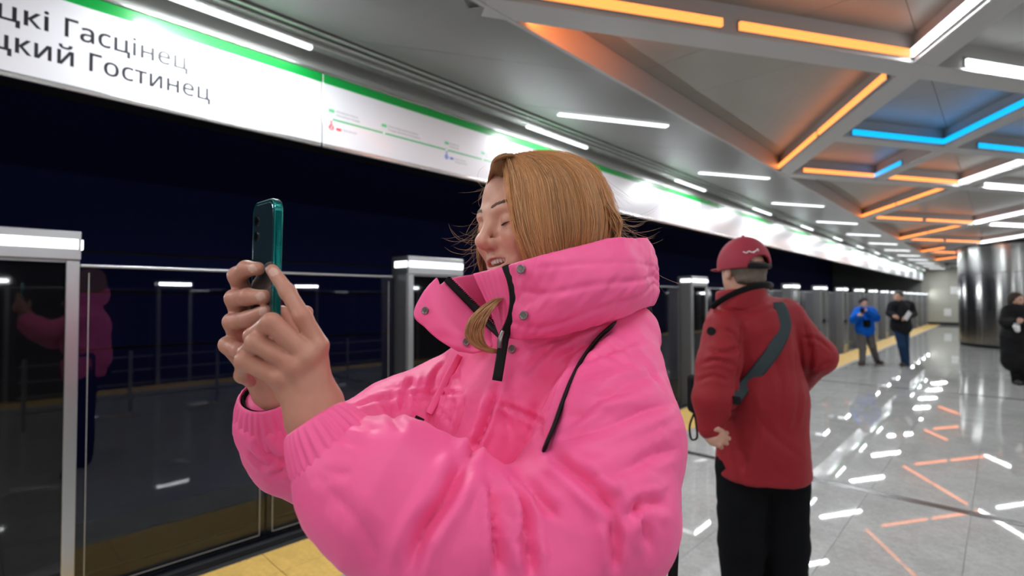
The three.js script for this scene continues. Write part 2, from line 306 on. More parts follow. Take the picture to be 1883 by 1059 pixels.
// sign boards
{
  const W = 2048, H = 318, px = W / 3.03;
  function board(draw) {
    const c = document.createElement('canvas'); c.width = W; c.height = H; const g = c.getContext('2d');
    g.fillStyle = '#dedee3'; g.fillRect(0, 0, W, H); g.fillStyle = '#00923a'; g.fillRect(0, 0, W, 0.06 * px);
    draw?.(g); const t = new THREE.CanvasTexture(c); t.colorSpace = THREE.SRGBColorSpace; t.magFilter = THREE.LinearFilter; return t;
  }
  const Y = (m) => H - m * px;   // metres above the lower edge
  const nameTex = board((g) => {
    const X = (t) => (t + 1.43) * px; g.fillStyle = g.strokeStyle = '#202026';
    const fit = (s, x0, x1, y, size) => { g.font = `${size * px}px sans-serif`; const w = g.measureText(s).width; g.save(); g.translate(X(x0), Y(y)); g.scale((x1 - x0) * px / w, 1); g.fillText(s, 0, 0); g.lineWidth = 1.4; g.strokeText(s, 0, 0); g.restore(); };
    fit('Гасцінец', 0.272, 0.812, 0.235, 0.126); fit('Слуцкі', -0.20, 0.236, 0.235, 0.126);
    fit('Гостинец', 0.368, 0.927, 0.095, 0.126); fit('Слуцкий', -0.20, 0.33, 0.095, 0.126);
  });
  const mapTex = board((g) => {
    const X = (t) => (t - 1.60) * px, y0 = 0.178;
    g.strokeStyle = '#1fae62'; g.lineWidth = 0.011 * px; g.beginPath(); g.moveTo(X(1.67), Y(y0)); g.lineTo(X(4.35), Y(y0)); g.stroke();
    const st = [1.66, 2.075, 2.67, 3.08, 3.5, 3.92, 4.35];
    const names = [['Юбілейная плошча', 'Юбилейная площадь'], ['Плошча Францішка Багушэвіча', 'Площадь Франтишка Богушевича'], ['Вакзальная', 'Вокзальная'], ['Кавальская Слабада', 'Ковальская Слобода'], ['Аэрадромная', 'Аэродромная'], ['Неманшанская', 'Неманшанская'], ['Слуцкі Гасцінец', 'Слуцкий Гостинец']];
    st.forEach((t, i) => {
      const big = i === 0 || i === 2; g.fillStyle = '#fff'; g.strokeStyle = big ? '#555' : '#fff'; g.lineWidth = 0.003 * px;
      g.beginPath(); g.arc(X(t), Y(y0), (big ? 0.012 : 0.006) * px, 0, 7); g.fill(); g.stroke();
      g.fillStyle = '#4fc07e'; g.fillRect(X(t) - 0.02 * px, Y(y0 + 0.068), 0.042 * px, 0.022 * px);
      g.fillStyle = '#9adbb5'; for (let k = 0; k < 3; k++) g.fillRect(X(t) + (-0.012 + k * 0.012) * px, Y(y0 + 0.064), 0.003 * px, 0.014 * px);
      g.fillStyle = '#77777f'; g.font = `${0.0185 * px}px sans-serif`;
      g.fillText(names[i][0], X(t) + 0.032 * px, Y(y0 + 0.055)); g.fillText(names[i][1], X(t) + 0.032 * px, Y(y0 + 0.030));
    });
    for (const [t, col, num, a, b] of [[1.66, '#e8434a', '2', 'Фрунзенская', ''], [2.67, '#3a68c8', '1', 'Плошча Леніна', 'Площадь Ленина']]) {
      g.fillStyle = col; g.fillRect(X(t) - 0.005 * px, Y(y0 - 0.012), 0.010 * px, 0.03 * px); g.beginPath(); g.arc(X(t), Y(y0 - 0.058), 0.019 * px, 0, 7); g.fill();
      g.fillStyle = '#fff'; g.font = `bold ${0.028 * px}px sans-serif`; g.textAlign = 'center'; g.fillText(num, X(t), Y(y0 - 0.068)); g.textAlign = 'left';
      g.fillStyle = col; g.fillRect(X(t) + 0.036 * px, Y(y0 - 0.052), 0.038 * px, 0.018 * px);
      g.fillStyle = '#8a8a92'; g.font = `${0.0175 * px}px sans-serif`; g.fillText(a, X(t) + 0.085 * px, Y(y0 - 0.062)); g.fillText(b, X(t) + 0.085 * px, Y(y0 - 0.086));
    }
  });
  const plainTex = board();
  const mat = (t) => std(lin(1, 1, 1), 0.28, 0, { map: t, clearcoat: 0.3, clearcoatRoughness: 0.1 });
  const mats = { name: mat(nameTex), map: mat(mapTex), plain: mat(plainTex) };
  const face = new THREE.PlaneGeometry(3.02, 0.47);
  for (const sx of [1, -1]) for (let k = -3; k < 12; k++) {
    const t = 1.60 + 3.03 * (k + 0.5); if (t > T1 - 0.8 || t < T0) continue;
    const kind = k === -1 ? 'name' : k === 0 ? 'map' : 'plain', where = sx > 0 ? '' : ' of the opposite edge';
    const label = kind === 'name' ? `white station name sign with green stripe and dark lettering${where}` : kind === 'map' ? `white line map sign with green route and station dots${where}` : `${sx > 0 ? '' : 'opposite-edge '}plain white sign board with green top stripe, ${ORD[12 - k]} from the end wall`;
    const o = thing('sign_board', label, 'sign', 'sign boards' + where, [sx > 0 ? -3.3 : mir(-3.3), 2.805, -t]);
    part('casing', rbox(0.06, 0.49, 3.026, 0.01), M.rail, o, [-sx * 0.035, 0, 0]);
    const p = part('face', face, mats[kind], o, [0, 0, 0]); p.rotation.y = sx * Math.PI / 2;
    part('lower_edge', rbox(0.03, 0.03, 3.02, 0.008), M.rail, o, [-sx * 0.012, -0.248, 0]);
  }
  // beam carrying the signs, over the tracks
  for (const sx of [1, -1]) { const s = structure('trim_' + (sx > 0 ? 9 : 10), 'dark beam behind the sign band'); part('sign_beam', box(0.2, 0.75, T1 - T0), M.black, s, [sx > 0 ? -3.475 : mir(-3.475), 2.95, -(T0 + T1) / 2]); }
}
// tunnels, end walls
for (const sx of [1, -1]) {
  const X = (x) => sx > 0 ? x : mir(x), len = T1 - T0 + 4, mid = -(T0 + T1) / 2;
  const s = structure(sx > 0 ? 'wall_left' : 'wall_right', 'dark blue tunnel wall beyond the tracks');
  part('tunnel_wall', box(0.2, 6.2, len), M.navy, s, [X(-8.2), 1.7, mid]);
  part('tunnel_roof', box(4.9, 0.2, len), M.navyDark, s, [X(-5.85), 4.6, mid]);
  part('track_bed', box(4.9, 0.2, len), M.ballast, s, [X(-5.85), -1.3, mid]);
  part('platform_face', box(0.1, 1.2, len), M.black, s, [X(-3.5), -0.62, mid]);
  for (const x of [-4.6, -6.04]) part('track_rail', box(0.07, 0.15, len), M.steelSide, s, [X(x), -1.12, mid]);
  for (const y of [0.9, 1.6, 2.1]) part('wall_cable', box(0.03, 0.03, len), M.black, s, [X(-8.08), y, mid]);
}
{
  const s = structure('wall_back', 'grey beige panelled end wall with dark skirting');
  part('core', box(17, 6.6, 0.3), M.grout, s, [XC, 1.8, -(T1 + 0.17)]);
  const w = (XR - XL + 0.2) / 6;
  for (let i = 0; i < 6; i++) for (let j = 0; j < 3; j++) part('wall_panel', rbox(w - 0.008, 1.02 - 0.008 + (j === 2 ? 0.1 : 0), 0.03, 0.004, 1), M.wall, s, [XL - 0.1 + w * (i + 0.5), 0.14 + 1.02 * (j + 0.5) + (j === 2 ? 0.05 : 0), -T1 + 0.0]);
  part('skirting', box(XR - XL, 0.14, 0.04), M.black, s, [XC, 0.07, -T1 + 0.01]);
  const d = structure('door_1', 'pale grey service door in the end wall');
  part('leaf', rbox(0.95, 2.1, 0.04, 0.006), M.white, d, [-1.02, 1.06, -T1 + 0.035]); part('handle', rbox(0.03, 0.14, 0.05, 0.01), M.steel, d, [-0.64, 1.05, -T1 + 0.075]);
  for (const [x, y, l] of [[-2.3, 0.72, 'lower white notice plate left of the service door'], [-2.0, 2.0, 'upper white notice plate left of the service door']]) { const o = thing('wall_plate', l, 'notice', 'notice plates on the end wall', [x, y, -T1 + 0.02]); part('plate', rbox(0.32, 0.42, 0.015, 0.004), M.white, o, [0, 0, 0.008]); }
  const cam = thing('wall_camera', 'small dark dome camera on the end wall', 'camera', null, [-1.55, 2.55, -T1 + 0.015]); part('mount', rbox(0.1, 0.1, 0.05, 0.01), M.black, cam, [0, 0, 0.025]); part('dome', new THREE.SphereGeometry(0.06, 16, 10), M.glassBlack, cam, [0, -0.02, 0.08]);
  const b = structure('wall_front', 'grey end wall behind the viewpoint'); part('core', box(17, 6.6, 0.3), M.wall, b, [XC, 1.8, -(T0 - 0.17)]);
}
// the big steel drum
{
  const R = 2.0, cx = 0.93, ct = 22.9, o = structure('column_1', 'large round brushed steel column');
  o.name = 'column'; o.userData = { label: 'large round brushed steel column with horizontal panel joints', category: 'column' };
  o.position.set(cx, 0, -ct);
  part('core', new THREE.CylinderGeometry(R - 0.02, R - 0.02, 3.18, 72), M.black, o, [0, 1.59, 0]);
  part('base_ring', new THREE.CylinderGeometry(R - 0.05, R - 0.05, 0.12, 72), M.black, o, [0, 0.06, 0]);
  const N = 12;
  for (const [y0, y1] of [[0.1, 1.14], [1.15, 2.30], [2.31, 3.16]]) {
    const g = new THREE.CylinderGeometry(R, R, y1 - y0, 16, 1, true, 0.0012, 2 * Math.PI / N - 0.0024);
    const uv = g.attributes.uv; for (let i = 0; i < uv.count; i++) uv.setXY(i, uv.getX(i) * 1.05, uv.getY(i) * (y1 - y0));
    for (let i = 0; i < N; i++) { const m = part('steel_panel', g, M.column, o, [0, (y0 + y1) / 2, 0]); m.rotation.y = i * 2 * Math.PI / N + 0.3; }
  }
  part('top_ring', new THREE.CylinderGeometry(R + 0.03, R + 0.03, 0.035, 72), M.black, o, [0, 3.176, 0]);
}
// railing round the stairs, out of the frame but mirrored in the glass
{
  const o = thing('stair_railing', 'steel railing with four horizontal bars seen mirrored in the door glass', 'railing', null, [1.72, 0, 0]);
  for (const t of [0.4, 1.45, 2.5, 3.55, 4.6, 5.65]) { part('railing_post', new THREE.CylinderGeometry(0.022, 0.022, 0.82, 14), M.steel, o, [0, 0.41, -t]); }
  for (const y of [0.2, 0.38, 0.56, 0.74]) part('railing_bar', box(0.02, 0.02, 5.35), M.steel, o, [0, y, -3.02]);
  const s = structure('trim_11', 'broken yellow floor line beside the railing');
  for (const t of [1.3, 2.3, 2.75, 4.9, 5.5]) part('yellow_dash', box(0.06, 0.004, 0.36), M.yellow, s, [1.6, 0.002, -t]);
}

// ---------------------------------------------------------------- figures: distance fields meshed by surface nets
const V = (x, y, z) => new THREE.Vector3(x, y, z);
const smin = (a, b, k) => { if (k <= 0) return Math.min(a, b); const h = Math.max(k - Math.abs(a - b), 0) / k; return Math.min(a, b) - h * h * k * 0.25; };
const smax = (a, b, k) => -smin(-a, -b, k);
// tapered capsule; el squashes it along a direction
function cap(a, b, ra, rb, k = 0.02) {
  const ax = a.x, ay = a.y, az = a.z, bx = b.x - ax, by = b.y - ay, bz = b.z - az, bb = bx * bx + by * by + bz * bz || 1e-9;
  const f = (x, y, z) => { const px = x - ax, py = y - ay, pz = z - az; let h = (px * bx + py * by + pz * bz) / bb; h = h < 0 ? 0 : h > 1 ? 1 : h; const dx = px - bx * h, dy = py - by * h, dz = pz - bz * h; return Math.sqrt(dx * dx + dy * dy + dz * dz) - (ra + (rb - ra) * h); };
  f.k = k; const r = Math.max(ra, rb); f.lo = [Math.min(a.x, b.x) - r, Math.min(a.y, b.y) - r, Math.min(a.z, b.z) - r]; f.hi = [Math.max(a.x, b.x) + r, Math.max(a.y, b.y) + r, Math.max(a.z, b.z) + r]; return f;
}
// ellipsoid in a frame (ex, ey, ez: unit vectors)
function ell(c, r, ex = V(1, 0, 0), ey = V(0, 1, 0), ez = V(0, 0, 1), k = 0.02) {
  const f = (x, y, z) => {
    const px = x - c.x, py = y - c.y, pz = z - c.z, u = (px * ex.x + py * ex.y + pz * ex.z), v = (px * ey.x + py * ey.y + pz * ey.z), w = (px * ez.x + py * ez.y + pz * ez.z);
    const a = u / r[0], b = v / r[1], d = w / r[2], k0 = Math.sqrt(a * a + b * b + d * d), a2 = u / (r[0] * r[0]), b2 = v / (r[1] * r[1]), d2 = w / (r[2] * r[2]), k1 = Math.sqrt(a2 * a2 + b2 * b2 + d2 * d2);
    return k1 < 1e-9 ? -Math.min(...r) : k0 * (k0 - 1) / k1;
  };
  f.k = k; const m = Math.max(...r); f.lo = [c.x - m, c.y - m, c.z - m]; f.hi = [c.x + m, c.y + m, c.z + m]; return f;
}
function chain(pts, rs, k) { const o = []; for (let i = 0; i + 1 < pts.length; i++) o.push(cap(pts[i], pts[i + 1], rs[i], rs[i + 1], k)); return o; }
function field(prims, cuts = []) {
  return (x, y, z) => {
    let d = 1e3;
    for (const p of prims) {   // skip what is far away
      const l = p.lo, h = p.hi, dx = Math.max(l[0] - x, x - h[0], 0), dy = Math.max(l[1] - y, y - h[1], 0), dz = Math.max(l[2] - z, z - h[2], 0), q = Math.sqrt(dx * dx + dy * dy + dz * dz);
      if (q > d + p.k) continue;
      d = smin(d, p(x, y, z), p.k);
    }
    for (const c of cuts) d = smax(d, -c(x, y, z), c.k);
    return d;
  };
}
function boundsOf(prims, pad) { const lo = [1e9, 1e9, 1e9], hi = [-1e9, -1e9, -1e9]; for (const p of prims) for (let i = 0; i < 3; i++) { lo[i] = Math.min(lo[i], p.lo[i] - pad); hi[i] = Math.max(hi[i], p.hi[i] + pad); } return [lo, hi]; }
function netMesh(f, lo, hi, cell, project = true) {
  const n = [0, 1, 2].map((i) => Math.ceil((hi[i] - lo[i]) / cell) + 1), [nx, ny, nz] = n, F = new Float32Array(nx * ny * nz), B = 4, half = B * cell * 0.87 + cell * 1.5;
  const at = (i, j, k) => (k * ny + j) * nx + i;
  for (let bk = 0; bk < nz; bk += B) for (let bj = 0; bj < ny; bj += B) for (let bi = 0; bi < nx; bi += B) {
    const c = f(lo[0] + (bi + 1.5) * cell, lo[1] + (bj + 1.5) * cell, lo[2] + (bk + 1.5) * cell), skip = Math.abs(c) > half * 1.35;
    for (let k = bk; k < Math.min(bk + B, nz); k++) for (let j = bj; j < Math.min(bj + B, ny); j++) for (let i = bi; i < Math.min(bi + B, nx); i++) F[at(i, j, k)] = skip ? c : f(lo[0] + i * cell, lo[1] + j * cell, lo[2] + k * cell);
  }
  const id = new Int32Array(nx * ny * nz).fill(-1), pos = [], idx = [], E = [[0, 1], [0, 2], [0, 4], [1, 3], [1, 5], [2, 3], [2, 6], [3, 7], [4, 5], [4, 6], [5, 7], [6, 7]];
  const v = new Float32Array(8);
  for (let k = 0; k < nz - 1; k++) for (let j = 0; j < ny - 1; j++) for (let i = 0; i < nx - 1; i++) {
    let m = 0; for (let q = 0; q < 8; q++) { v[q] = F[at(i + (q & 1), j + ((q >> 1) & 1), k + (q >> 2))]; if (v[q] < 0) m |= 1 << q; }
    if (m === 0 || m === 255) continue;
    let x = 0, y = 0, z = 0, c = 0;
    for (const [a, b] of E) { if ((v[a] < 0) === (v[b] < 0)) continue; const t = v[a] / (v[a] - v[b]); x += lerp(a & 1, b & 1, t); y += lerp((a >> 1) & 1, (b >> 1) & 1, t); z += lerp(a >> 2, b >> 2, t); c++; }
    id[at(i, j, k)] = pos.length / 3; pos.push(lo[0] + (i + x / c) * cell, lo[1] + (j + y / c) * cell, lo[2] + (k + z / c) * cell);
  }
  const quad = (a, b, c, d, flip) => { if (a < 0 || b < 0 || c < 0 || d < 0) return; flip ? idx.push(a, c, b, a, d, c) : idx.push(a, b, c, a, c, d); };
  for (let k = 1; k < nz - 1; k++) for (let j = 1; j < ny - 1; j++) for (let i = 1; i < nx - 1; i++) {
    const s = F[at(i, j, k)] < 0;
    if (s !== F[at(i + 1, j, k)] < 0) quad(id[at(i, j - 1, k - 1)], id[at(i, j, k - 1)], id[at(i, j, k)], id[at(i, j - 1, k)], !s);
    if (s !== F[at(i, j + 1, k)] < 0) quad(id[at(i - 1, j, k - 1)], id[at(i - 1, j, k)], id[at(i, j, k)], id[at(i, j, k - 1)], !s);
    if (s !== F[at(i, j, k + 1)] < 0) quad(id[at(i - 1, j - 1, k)], id[at(i, j - 1, k)], id[at(i, j, k)], id[at(i - 1, j, k)], !s);
  }
  const P3 = new Float32Array(pos), e = cell * 0.4;
  if (project) for (let q = 0; q < P3.length; q += 3) {
    const x = P3[q], y = P3[q + 1], z = P3[q + 2], d = f(x, y, z), gx = f(x + e, y, z) - f(x - e, y, z), gy = f(x, y + e, z) - f(x, y - e, z), gz = f(x, y, z + e) - f(x, y, z - e), L = Math.hypot(gx, gy, gz) || 1, s = clamp(d, -cell, cell) / L;
    P3[q] -= gx * s; P3[q + 1] -= gy * s; P3[q + 2] -= gz * s;
  }
  const g = new THREE.BufferGeometry(); g.setAttribute('position', new THREE.BufferAttribute(P3, 3)); g.setIndex(idx); g.computeVertexNormals(); return g;
}
function blob(prims, cell, cuts) { const [lo, hi] = boundsOf(prims, cell * 3), f = field(prims, cuts), g = netMesh(f, lo, hi, cell); g.userData.f = f; return g; }
// moves each vertex along its normal
function displace(g, fn) {
  const p = g.attributes.position, n = g.attributes.normal;
  const off = new Float32Array(p.count); for (let i = 0; i < p.count; i++) off[i] = fn(p.getX(i), p.getY(i), p.getZ(i), n.getX(i), n.getY(i), n.getZ(i), i);
  for (let i = 0; i < p.count; i++) p.setXYZ(i, p.getX(i) + n.getX(i) * off[i], p.getY(i) + n.getY(i) * off[i], p.getZ(i) + n.getZ(i) * off[i]);
  g.computeVertexNormals(); return g;
}
function paint(g, fn) { const p = g.attributes.position, c = new Float32Array(p.count * 3); for (let i = 0; i < p.count; i++) { const v = fn(p.getX(i), p.getY(i), p.getZ(i)); c[3 * i] = v[0]; c[3 * i + 1] = v[1]; c[3 * i + 2] = v[2]; } g.setAttribute('color', new THREE.BufferAttribute(c, 3)); return g; }
// value noise in space
const NZ = (() => { const r = rng(77), t = Float32Array.from({ length: 4096 }, () => r() * 2 - 1); return t; })();
function noise3(x, y, z) {
  const ix = Math.floor(x), iy = Math.floor(y), iz = Math.floor(z), h = (a, b, c) => NZ[(Math.imul(a, 73856093) ^ Math.imul(b, 19349663) ^ Math.imul(c, 83492791)) & 4095];
  const u = sstep(0, 1, x - ix), v = sstep(0, 1, y - iy), w = sstep(0, 1, z - iz);
  return lerp(lerp(lerp(h(ix, iy, iz), h(ix + 1, iy, iz), u), lerp(h(ix, iy + 1, iz), h(ix + 1, iy + 1, iz), u), v), lerp(lerp(h(ix, iy, iz + 1), h(ix + 1, iy, iz + 1), u), lerp(h(ix, iy + 1, iz + 1), h(ix + 1, iy + 1, iz + 1), u), v), w);
}
const DOWN = (() => { const v = V(0, 0, -1).applyMatrix3(CAMR); return v; })();
// the first point of a field met along the sight line through a pixel
function onSurface(f, px, py, near, far) { let d = near; for (let i = 0; i < 90; i++) { const p = P(px, py, d), v = f(p.x, p.y, p.z); if (v < 0.0005) break; d += v * 0.8; if (d > far) return null; } return P(px, py, d); }
function polyDist(pts) {
  const seg = []; for (let i = 0; i + 1 < pts.length; i++) seg.push([pts[i], pts[i + 1]]);
  const lo = [1e9, 1e9, 1e9], hi = [-1e9, -1e9, -1e9]; for (const p of pts) { p.toArray().forEach((c, i) => { lo[i] = Math.min(lo[i], c); hi[i] = Math.max(hi[i], c); }); }
  const N = seg.length;
  return { lo, hi, at(x, y, z) {   // [distance, share along]
    let best = 1e9, s = 0;
    for (let i = 0; i < N; i++) { const [a, b] = seg[i], bx = b.x - a.x, by = b.y - a.y, bz = b.z - a.z, px = x - a.x, py = y - a.y, pz = z - a.z; let h = (px * bx + py * by + pz * bz) / (bx * bx + by * by + bz * bz || 1e-9); h = clamp(h); const d = Math.hypot(px - bx * h, py - by * h, pz - bz * h); if (d < best) { best = d; s = (i + h) / N; } }
    return [best, s];
  } };
}
// folds: pixel polylines laid on the surface; amp < 0 is a crease, amp > 0 a ridge
function folds(f, list, near, far) {
  return list.map(([pts, amp, width, shape]) => {
    const c = new THREE.CatmullRomCurve3(pts.map(([x, y]) => V(x, y, 0))).getPoints(Math.max(8, pts.length * 5)).map((q) => onSurface(f, q.x, q.y, near, far)).filter(Boolean);
    const d = polyDist(c); return (x, y, z) => {
      const w3 = width * 3; for (let i = 0; i < 3; i++) { const v = i === 0 ? x : i === 1 ? y : z; if (v < d.lo[i] - w3 || v > d.hi[i] + w3) return 0; }
      const [q, s] = d.at(x, y, z); if (q > w3) return 0; const e = q / width, taper = Math.min(1, s * 5 + 0.15, (1 - s) * 5 + 0.15);
      return amp * taper * ((amp < 0 ? Math.exp(-Math.pow(e, 1.15) * 2.4) : Math.exp(-e * e * 2.2)) - (shape ?? 0.4) * Math.exp(-2.0 * (e - 1.5) ** 2));
    };
  });
}
// swept tube with its own radius and ring frame; flat < 1 presses it into a ribbon
function sweep(pts, rad, seg = 8, steps = 24, flat = 1, side = null, closedEnds = true) {
  const c = new THREE.CatmullRomCurve3(pts, false, 'centripetal'), pos = [], idx = [], nrm = side ? side.clone() : V(0.13, 0.3, 0.94), R = typeof rad === 'function' ? rad : () => rad;
  for (let i = 0; i <= steps; i++) {
    const t = i / steps, p = c.getPoint(t), T = c.getTangent(t), b = V().crossVectors(T, nrm).normalize(), n = V().crossVectors(b, T).normalize(), r = R(t); nrm.copy(n);
    for (let j = 0; j < seg; j++) { const a = j / seg * Math.PI * 2, x = Math.cos(a) * r, y = Math.sin(a) * r * flat; pos.push(p.x + b.x * x + n.x * y, p.y + b.y * x + n.y * y, p.z + b.z * x + n.z * y); }
  }
  for (let i = 0; i < steps; i++) for (let j = 0; j < seg; j++) { const a = i * seg + j, b = i * seg + (j + 1) % seg; idx.push(a, b, a + seg, b, b + seg, a + seg); }
  if (closedEnds) for (const [base, rev] of [[0, 0], [steps * seg, 1]]) for (let j = 1; j < seg - 1; j++) rev ? idx.push(base, base + j, base + j + 1) : idx.push(base, base + j + 1, base + j);
  const g = new THREE.BufferGeometry(); g.setAttribute('position', new THREE.Float32BufferAttribute(pos, 3)); g.setIndex(idx); g.computeVertexNormals(); return g;
}
function frameOf(o, T, n) { return { o, T, n }; }
// a sheet through a grid of control points (rows of columns), thickened both ways
function catmull(a, b, c, d, t) { const f = (p, q, r, s) => 0.5 * (2 * q + (r - p) * t + (2 * p - 5 * q + 4 * r - s) * t * t + (3 * q - p - 3 * r + s) * t * t * t); return V(f(a.x, b.x, c.x, d.x), f(a.y, b.y, c.y, d.y), f(a.z, b.z, c.z, d.z)); }
function along(pts, s) { const n = pts.length - 1, x = clamp(s) * n, i = Math.min(n - 1, Math.floor(x)), g = (k) => pts[clamp(k, 0, n)]; return catmull(g(i - 1), g(i), g(i + 1), g(i + 2), x - i); }
function sheetAt(grid, u, v) { return along(grid.map((col) => along(col, v)), u); }
function sheet(grid, nu, nv, thick, out, bump) {
  const cols = []; for (let i = 0; i <= nu; i++) { const u = i / nu, col = []; const row = grid.map((c) => c); for (let j = 0; j <= nv; j++) col.push(sheetAt(row, u, j / nv)); cols.push(col); }
  const nor = (i, j) => { const a = cols[Math.min(nu, i + 1)][j].clone().sub(cols[Math.max(0, i - 1)][j]), b = cols[i][Math.min(nv, j + 1)].clone().sub(cols[i][Math.max(0, j - 1)]); return V().crossVectors(a, b).normalize().multiplyScalar(out); };
  const pos = [], idx = [], W = nv + 1;
  for (const layer of [0, 1]) for (let i = 0; i <= nu; i++) for (let j = 0; j <= nv; j++) {
    const u = i / nu, v = j / nv, edge = Math.min(1, 6 * Math.min(u, 1 - u) * nu / 12, 6 * Math.min(v, 1 - v)), puff = thick * (0.25 + 0.75 * Math.sqrt(clamp(edge))) * 0.5, n = nor(i, j), d = (layer ? -puff : puff) + (bump ? bump(u, v, layer) : 0), p = cols[i][j];
    pos.push(p.x + n.x * d, p.y + n.y * d, p.z + n.z * d);
  }
  const L = (nu + 1) * W, q = (a, b, c, d) => idx.push(a, b, c, a, c, d);
  for (let i = 0; i < nu; i++) for (let j = 0; j < nv; j++) { const a = i * W + j, b = a + W; if (out > 0) { q(a, b, b + 1, a + 1); q(L + a, L + a + 1, L + b + 1, L + b); } else { q(a, a + 1, b + 1, b); q(L + a, L + b, L + b + 1, L + a + 1); } }
  const rim = []; for (let i = 0; i <= nu; i++) rim.push(i * W); for (let j = 1; j <= nv; j++) rim.push(nu * W + j); for (let i = nu - 1; i >= 0; i--) rim.push(i * W + nv); for (let j = nv - 1; j >= 1; j--) rim.push(j);
  for (let k = 0; k < rim.length; k++) { const a = rim[k], b = rim[(k + 1) % rim.length]; out > 0 ? q(a, L + a, L + b, b) : q(a, b, L + b, L + a); }
  const g = new THREE.BufferGeometry(); g.setAttribute('position', new THREE.Float32BufferAttribute(pos, 3)); g.setIndex(idx); g.computeVertexNormals(); return g;
}
function join(list) { return mergeGeometries(list.map((g) => { const q = g.index ? g.toNonIndexed() : g.clone(); const keep = new THREE.BufferGeometry(); keep.setAttribute('position', q.attributes.position); keep.setAttribute('normal', q.attributes.normal); if (q.attributes.color) keep.setAttribute('color', q.attributes.color); return keep; })); }
// strands of hair: u picks the guide, each a thin tapering tube
function strands(curveOf, count, seed, rad, tint, opt = {}) {
  const r = rng(seed), out = [], seg = 4, steps = opt.steps ?? 14;
  for (let q = 0; q < count; q++) {
    const u = opt.pick ? opt.pick(r) : r(), pts = curveOf(u, r), R = rad * (0.6 + 0.8 * r()), k = 0.86 + 0.14 * r() + 0.34 * noise3(u * (opt.clump ?? 55), 3.3, seed * 0.37) + (r() < 0.06 ? 0.35 : 0), gold = clamp(0.5 + 0.7 * noise3(u * 23, 9.1, seed * 0.11));
    const g = sweep(pts, (t) => R * Math.min(1, 0.4 + 4 * t, (1 - t) * 5 + 0.15), seg, steps, 1, null, false), n = g.attributes.position.count, c = new Float32Array(n * 3);
    for (let i = 0; i < n; i++) { c[3 * i] = tint[0] * k; c[3 * i + 1] = tint[1] * k * (0.92 + 0.16 * gold); c[3 * i + 2] = tint[2] * k * (0.8 + 0.45 * gold); }
    g.setAttribute('color', new THREE.BufferAttribute(c, 3)); out.push(g);
  }
  return mergeGeometries(out);
}

// several fields joined with a blend of their own
function unite(fields, k) { return (x, y, z) => { let d = fields[0](x, y, z); for (let i = 1; i < fields.length; i++) d = smin(d, fields[i](x, y, z), k); return d; }; }

// ---------------------------------------------------------------- the woman in the pink jacket
const SK = [0.64, 0.345, 0.25];
const skinMat = std(0xffffff, 0.42, 0, { vertexColors: true, specularIntensity: 0.8, sheen: 0.15, sheenColor: lin(1, 0.6, 0.5) });
const pinkMat = std(lin(0.90, 0.115, 0.315), 0.5, 0, { sheen: 0.35, sheenRoughness: 0.5, sheenColor: lin(1, 0.5, 0.75), specularIntensity: 0.7 });
const pinkIn = std(lin(0.72, 0.045, 0.16), 0.6);
const zipMat = std(lin(0.005, 0.005, 0.006), 0.5, 0, { specularIntensity: 0.35 }), metalDark = std(lin(0.26, 0.25, 0.24), 0.3, 1), clothBlack = std(lin(0.0045, 0.0048, 0.006), 0.9, 0, { specularIntensity: 0.2 });
const hairMat = std(0xffffff, 0.42, 0, { vertexColors: true, specularIntensity: 0.8 });
const HAIR = [0.42, 0.215, 0.088];
const camDir = (r, u, b) => V(r, u, b).applyMatrix3(CAMR);
function skinColor(k = 1) { return [SK[0] * k, SK[1] * k, SK[2] * k]; }
function fingers(spec, rs, k = 0.006) { return spec.flatMap((pts, i) => chain(pts.map((q) => P(...q)), rs[i] ?? rs[0], k)); }
const woman = thing('person', 'woman in a bright pink puffer jacket raising a phone with both hands', 'person');
